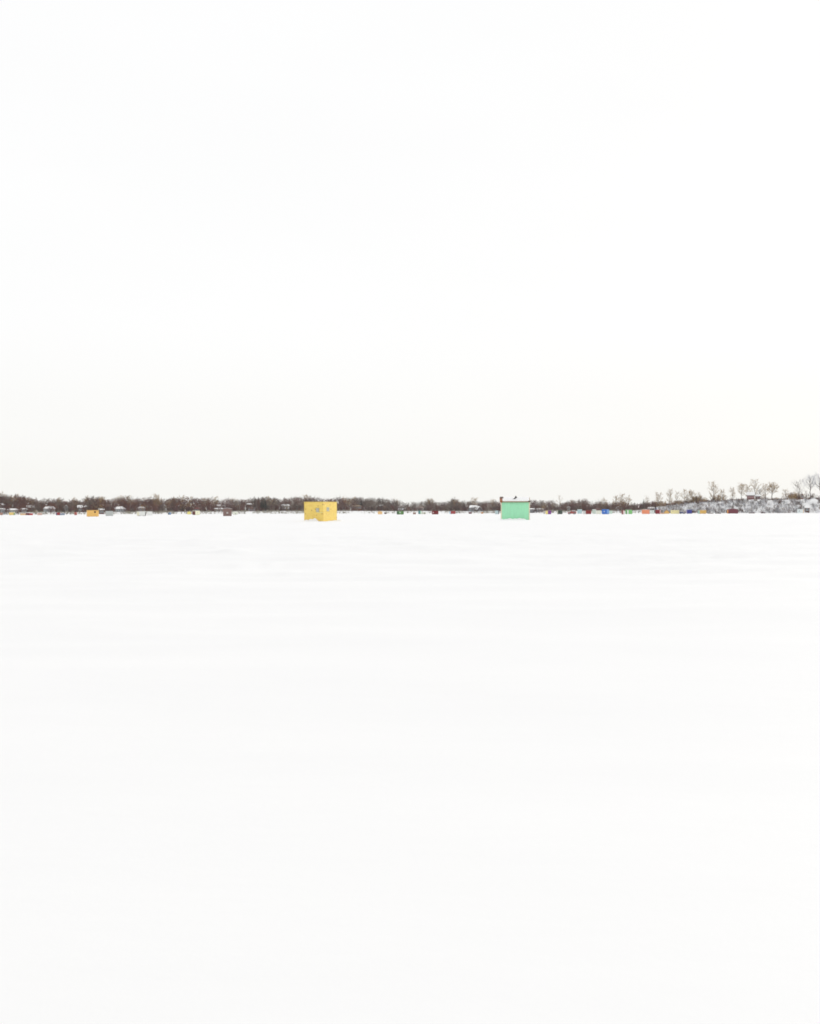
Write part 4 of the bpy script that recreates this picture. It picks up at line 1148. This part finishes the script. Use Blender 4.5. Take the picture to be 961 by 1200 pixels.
# ------------------------------------------------------------------ the green hut
def green_hut():
    x0, x1 = 587.0, 620.8
    px = (x0 + x1) / 2; base = 609.2
    d = depth_on_ice(px, base); s = d / F
    c = at(px, base, d)
    h = (base - 586.9) * s          # front eave
    W = (x1 - x0) * s; hw = W / 2; Dp = 2.5
    dz = 0.46
    rt = thing('ice_hut', 'mint green hut with snowy roof and stovepipe facing straight on', 'hut', (c.x, c.y, 0), -math.atan2(c.x, c.y) + 0.02, 'ice fishing huts on the lake')
    GREEN = P(168, 232, 193, var=0.07, scale=2.2, stretch=(3.0, 1.0, 0.35))
    CREAM = P(226, 218, 190); BROWN = P(128, 92, 66)
    MB().prism_x([(0.04, 0.03), (Dp, 0.03), (Dp, h + dz - 0.12), (0.04, h - 0.12)], -hw + 0.06, hw - 0.06).build('walls', P(190, 206, 190), rt)
    # ribbed sheets on the front: real grooves
    n = 3
    for k in range(n):
        a0 = -hw + 0.13 + (W - 0.26) * k / n + (0.006 if k else 0); a1 = -hw + 0.13 + (W - 0.26) * (k + 1) / n
        xs = []
        ribs = 8
        for r_ in range(ribs):
            w = (a1 - a0) / ribs; q = a0 + r_ * w
            xs += [(q, 0.0), (q + 0.62*w, 0.0), (q + 0.70*w, 0.018), (q + 0.92*w, 0.018)]
        xs.append((a1, 0.0))
        poly = [(x, y) for x, y in xs] + [(a1, 0.038), (a0, 0.038)]
        o = MB().rings([[(x, y + 0.003*(k % 2), 0.0) for x, y in poly], [(x, y + 0.003*(k % 2), h - 0.11) for x, y in poly]]).build('siding_sheet', GREEN, rt)
    for sx in (-1, 1):
        a, b = sorted((sx * hw, sx * (hw - 0.125)))
        MB().box(a, b, -0.035, 0.06, 0.0, h - 0.112).build('corner_board', CREAM, rt)
        xx = sx * (hw - 0.055)
        a, b = sorted((xx, xx + sx * 0.04))
        MB().prism_x([(0.062, 0.02), (Dp, 0.02), (Dp, h + dz - 0.14), (0.062, h - 0.125)], a, b).build('side_wall', P(206, 210, 196), rt)
    # roof deck, brown fascia at the eave, thick snow
    k = dz / Dp
    z = lambda y: h - 0.10 + k * y
    MB().prism_x([(-0.12, z(-0.12)), (Dp + 0.12, z(Dp + 0.12)), (Dp + 0.12, z(Dp + 0.12) + 0.05), (-0.12, z(-0.12) + 0.05)], -hw - 0.10, hw + 0.08).build('roof', BROWN, rt)
    MB().box(-hw - 0.10, hw + 0.08, -0.155, -0.123, z(0) - 0.09, z(0) + 0.03).build('fascia', P(150, 128, 92), rt)
    # snow slab with a soft uneven front edge
    nx, ny = 60, 14
    V = []; Fa = []
    for layer in (0, 1):
        for i in range(nx + 1):
            for j in range(ny + 1):
                x = -hw + 0.20 + (W - 0.22) * i / nx
                e = 0.02 + 0.05 * float(vnoise(i * 0.35, 3.0, 71)) if j == 0 else 0
                y = -0.15 + e + (Dp + 0.22) * j / ny
                t = 0.0 if layer == 0 else (0.04 + 0.07 * float(smooth(j / 3))) * (0.85 + 0.3 * float(vnoise(i * 0.3, j * 0.4, 72)))
                V.append((x, y, z(y) + 0.053 + t))
    M_ = (nx + 1) * (ny + 1)
    for i in range(nx):
        for j in range(ny):
            a = i * (ny + 1) + j; b = a + ny + 1
            Fa += [(a, a + 1, b + 1, b), (M_ + a, M_ + b, M_ + b + 1, M_ + a + 1)]
    for i in range(nx):
        a = i * (ny + 1); b = a + ny + 1
        Fa += [(a, b, M_ + b, M_ + a), (a + ny, M_ + a + ny, M_ + b + ny, b + ny)]
    for j in range(ny):
        a = j; Fa.append((a, M_ + a, M_ + a + 1, a + 1)); a = nx * (ny + 1) + j; Fa.append((a, a + 1, M_ + a + 1, M_ + a))
    np_mesh('snow_cover', np.array(V), np.array(Fa), [SNOW], parent=rt, smooth_shade=True)
    # rust brown boards along the left verge, dark capped
    for q, (y0, y1) in enumerate(((-0.16, Dp * 0.5), (Dp * 0.5 + 0.02, Dp + 0.14))):
        vb = MB().prism_x([(y0, z(y0) - 0.10), (y1, z(y1) - 0.10), (y1, z(y1) + 0.16), (y0, z(y0) + 0.16)], -hw - 0.14, -hw + 0.22)
        vb.build('verge_board', P(150, 96, 70), rt)
    MB().prism_x([(Dp * 0.6, z(Dp * 0.6) + 0.162), (Dp + 0.14, z(Dp + 0.14) + 0.162), (Dp + 0.14, z(Dp + 0.14) + 0.20), (Dp * 0.6, z(Dp * 0.6) + 0.20)], -hw - 0.12, -hw + 0.34).build('verge_cap', P(96, 72, 60), rt)
    # stovepipe with elbow
    sx = (604.2 - px) * s
    zz = z(1.0)
    pipe = MB().tube([(sx - 0.10, 1.0, zz - 0.1), (sx - 0.08, 1.0, zz + 0.24), (sx - 0.02, 1.0, zz + 0.34), (sx + 0.10, 1.0, zz + 0.44)], 0.095, 12).build('stovepipe', paint((0.05, 0.045, 0.045), rough=0.5, key='pipe'), rt)
    MB().tube([(sx + 0.04, 1.0, zz + 0.38), (sx + 0.16, 1.0, zz + 0.48)], [0.15, 0.17], 12).build('cowl', paint((0.10, 0.09, 0.085), key='cowl'), pipe)
    MB().box(sx - 0.34, sx - 0.16, 0.92, 1.02, zz + 0.16, zz + 0.24, 0.01).build('bracket', paint((0.35, 0.33, 0.31), key='bracket'), rt)
    # eave block and thin stick at the right end
    MB().box(hw - 0.20, hw + 0.10, -0.19, -0.157, z(0) - 0.04, z(0) + 0.10).build('eave_block', P(70, 60, 52), rt)
    MB().tube([(hw - 0.04, -0.10, z(0) + 0.05), (hw - 0.02, -0.10, z(0) + 0.56)], 0.022, 6).build('stick', P(190, 170, 140), rt)
    for sx2 in (-hw * 0.7, hw * 0.7):
        MB().box(sx2 - 0.06, sx2 + 0.06, -0.12, Dp + 0.15, -0.04, 0.028).build('runner', paint((0.2, 0.14, 0.08)), rt)
    M = rt.matrix_basis
    pts = []
    for fx, hh, r_ in ((-0.62, 0.08, 0.5), (-0.38, 0.17, 0.5), (-0.02, 0.15, 0.5), (0.28, 0.17, 0.55), (0.55, 0.12, 0.4), (-0.95, 0.10, 0.3)):
        p = M @ Vector((fx * hw, -0.36, 0)); pts.append((p.x, p.y, r_, 0.28, hh + 0.13))
    drift('low snow heap along the foot of the green hut', pts)
green_hut()

# snow mound perched on the bluff at the right edge
def mound(label, px, py, wpx, hpx, t):
    d = dsu(px, t); s = d / F
    p = at(px, py, d)
    n, m = 20, 10
    V = [];
    for i in range(m + 1):
        a = math.pi / 2 * i / m
        for j in range(n):
            b = 2 * math.pi * j / n
            k = 1 + 0.18 * (float(vnoise(j * 0.7, i * 0.6, 81)) - 0.5)
            V.append((math.cos(a) * math.cos(b) * wpx * s / 2 * k, math.cos(a) * math.sin(b) * 2.2 * k, math.sin(a) * hpx * s * k))
    V += [(x, y, z - 1.2) for x, y, z in V[:n]]
    Fa = [(i*n + j, i*n + (j+1) % n, (i+1)*n + (j+1) % n, (i+1)*n + j) for i in range(m) for j in range(n)]
    k0 = (m + 1) * n
    Fa += [(k0 + j, k0 + (j+1) % n, (j+1) % n, j) for j in range(n)]
    o = np_mesh('snow_mound', np.array(V), np.array(Fa), [SNOW], smooth_shade=True)
    o.location = p
    o['kind'] = 'structure'; o['label'] = label
mound('rounded snow mound on the bluff under the frosted trees', 953.5, 589.0, 11, 4.6, 10)

# ------------------------------------------------------------------ thin winter haze
hz = MB().box(-1400, 1400, -60, 1900, -3.0, 40).build('haze', [bpy.data.materials.new('haze')])
hm = hz.data.materials[0]; hm.use_nodes = True
hn = hm.node_tree.nodes; hn.clear()
ho = hn.new('ShaderNodeOutputMaterial'); hv = hn.new('ShaderNodeVolumePrincipled')
hv.inputs['Color'].default_value = (0.95, 0.95, 0.95, 1)
hv.inputs['Density'].default_value = 0.00006
hm.node_tree.links.new(hv.outputs[0], ho.inputs['Volume'])
hz['kind'] = 'stuff'; hz['label'] = 'thin pale winter haze over the lake'
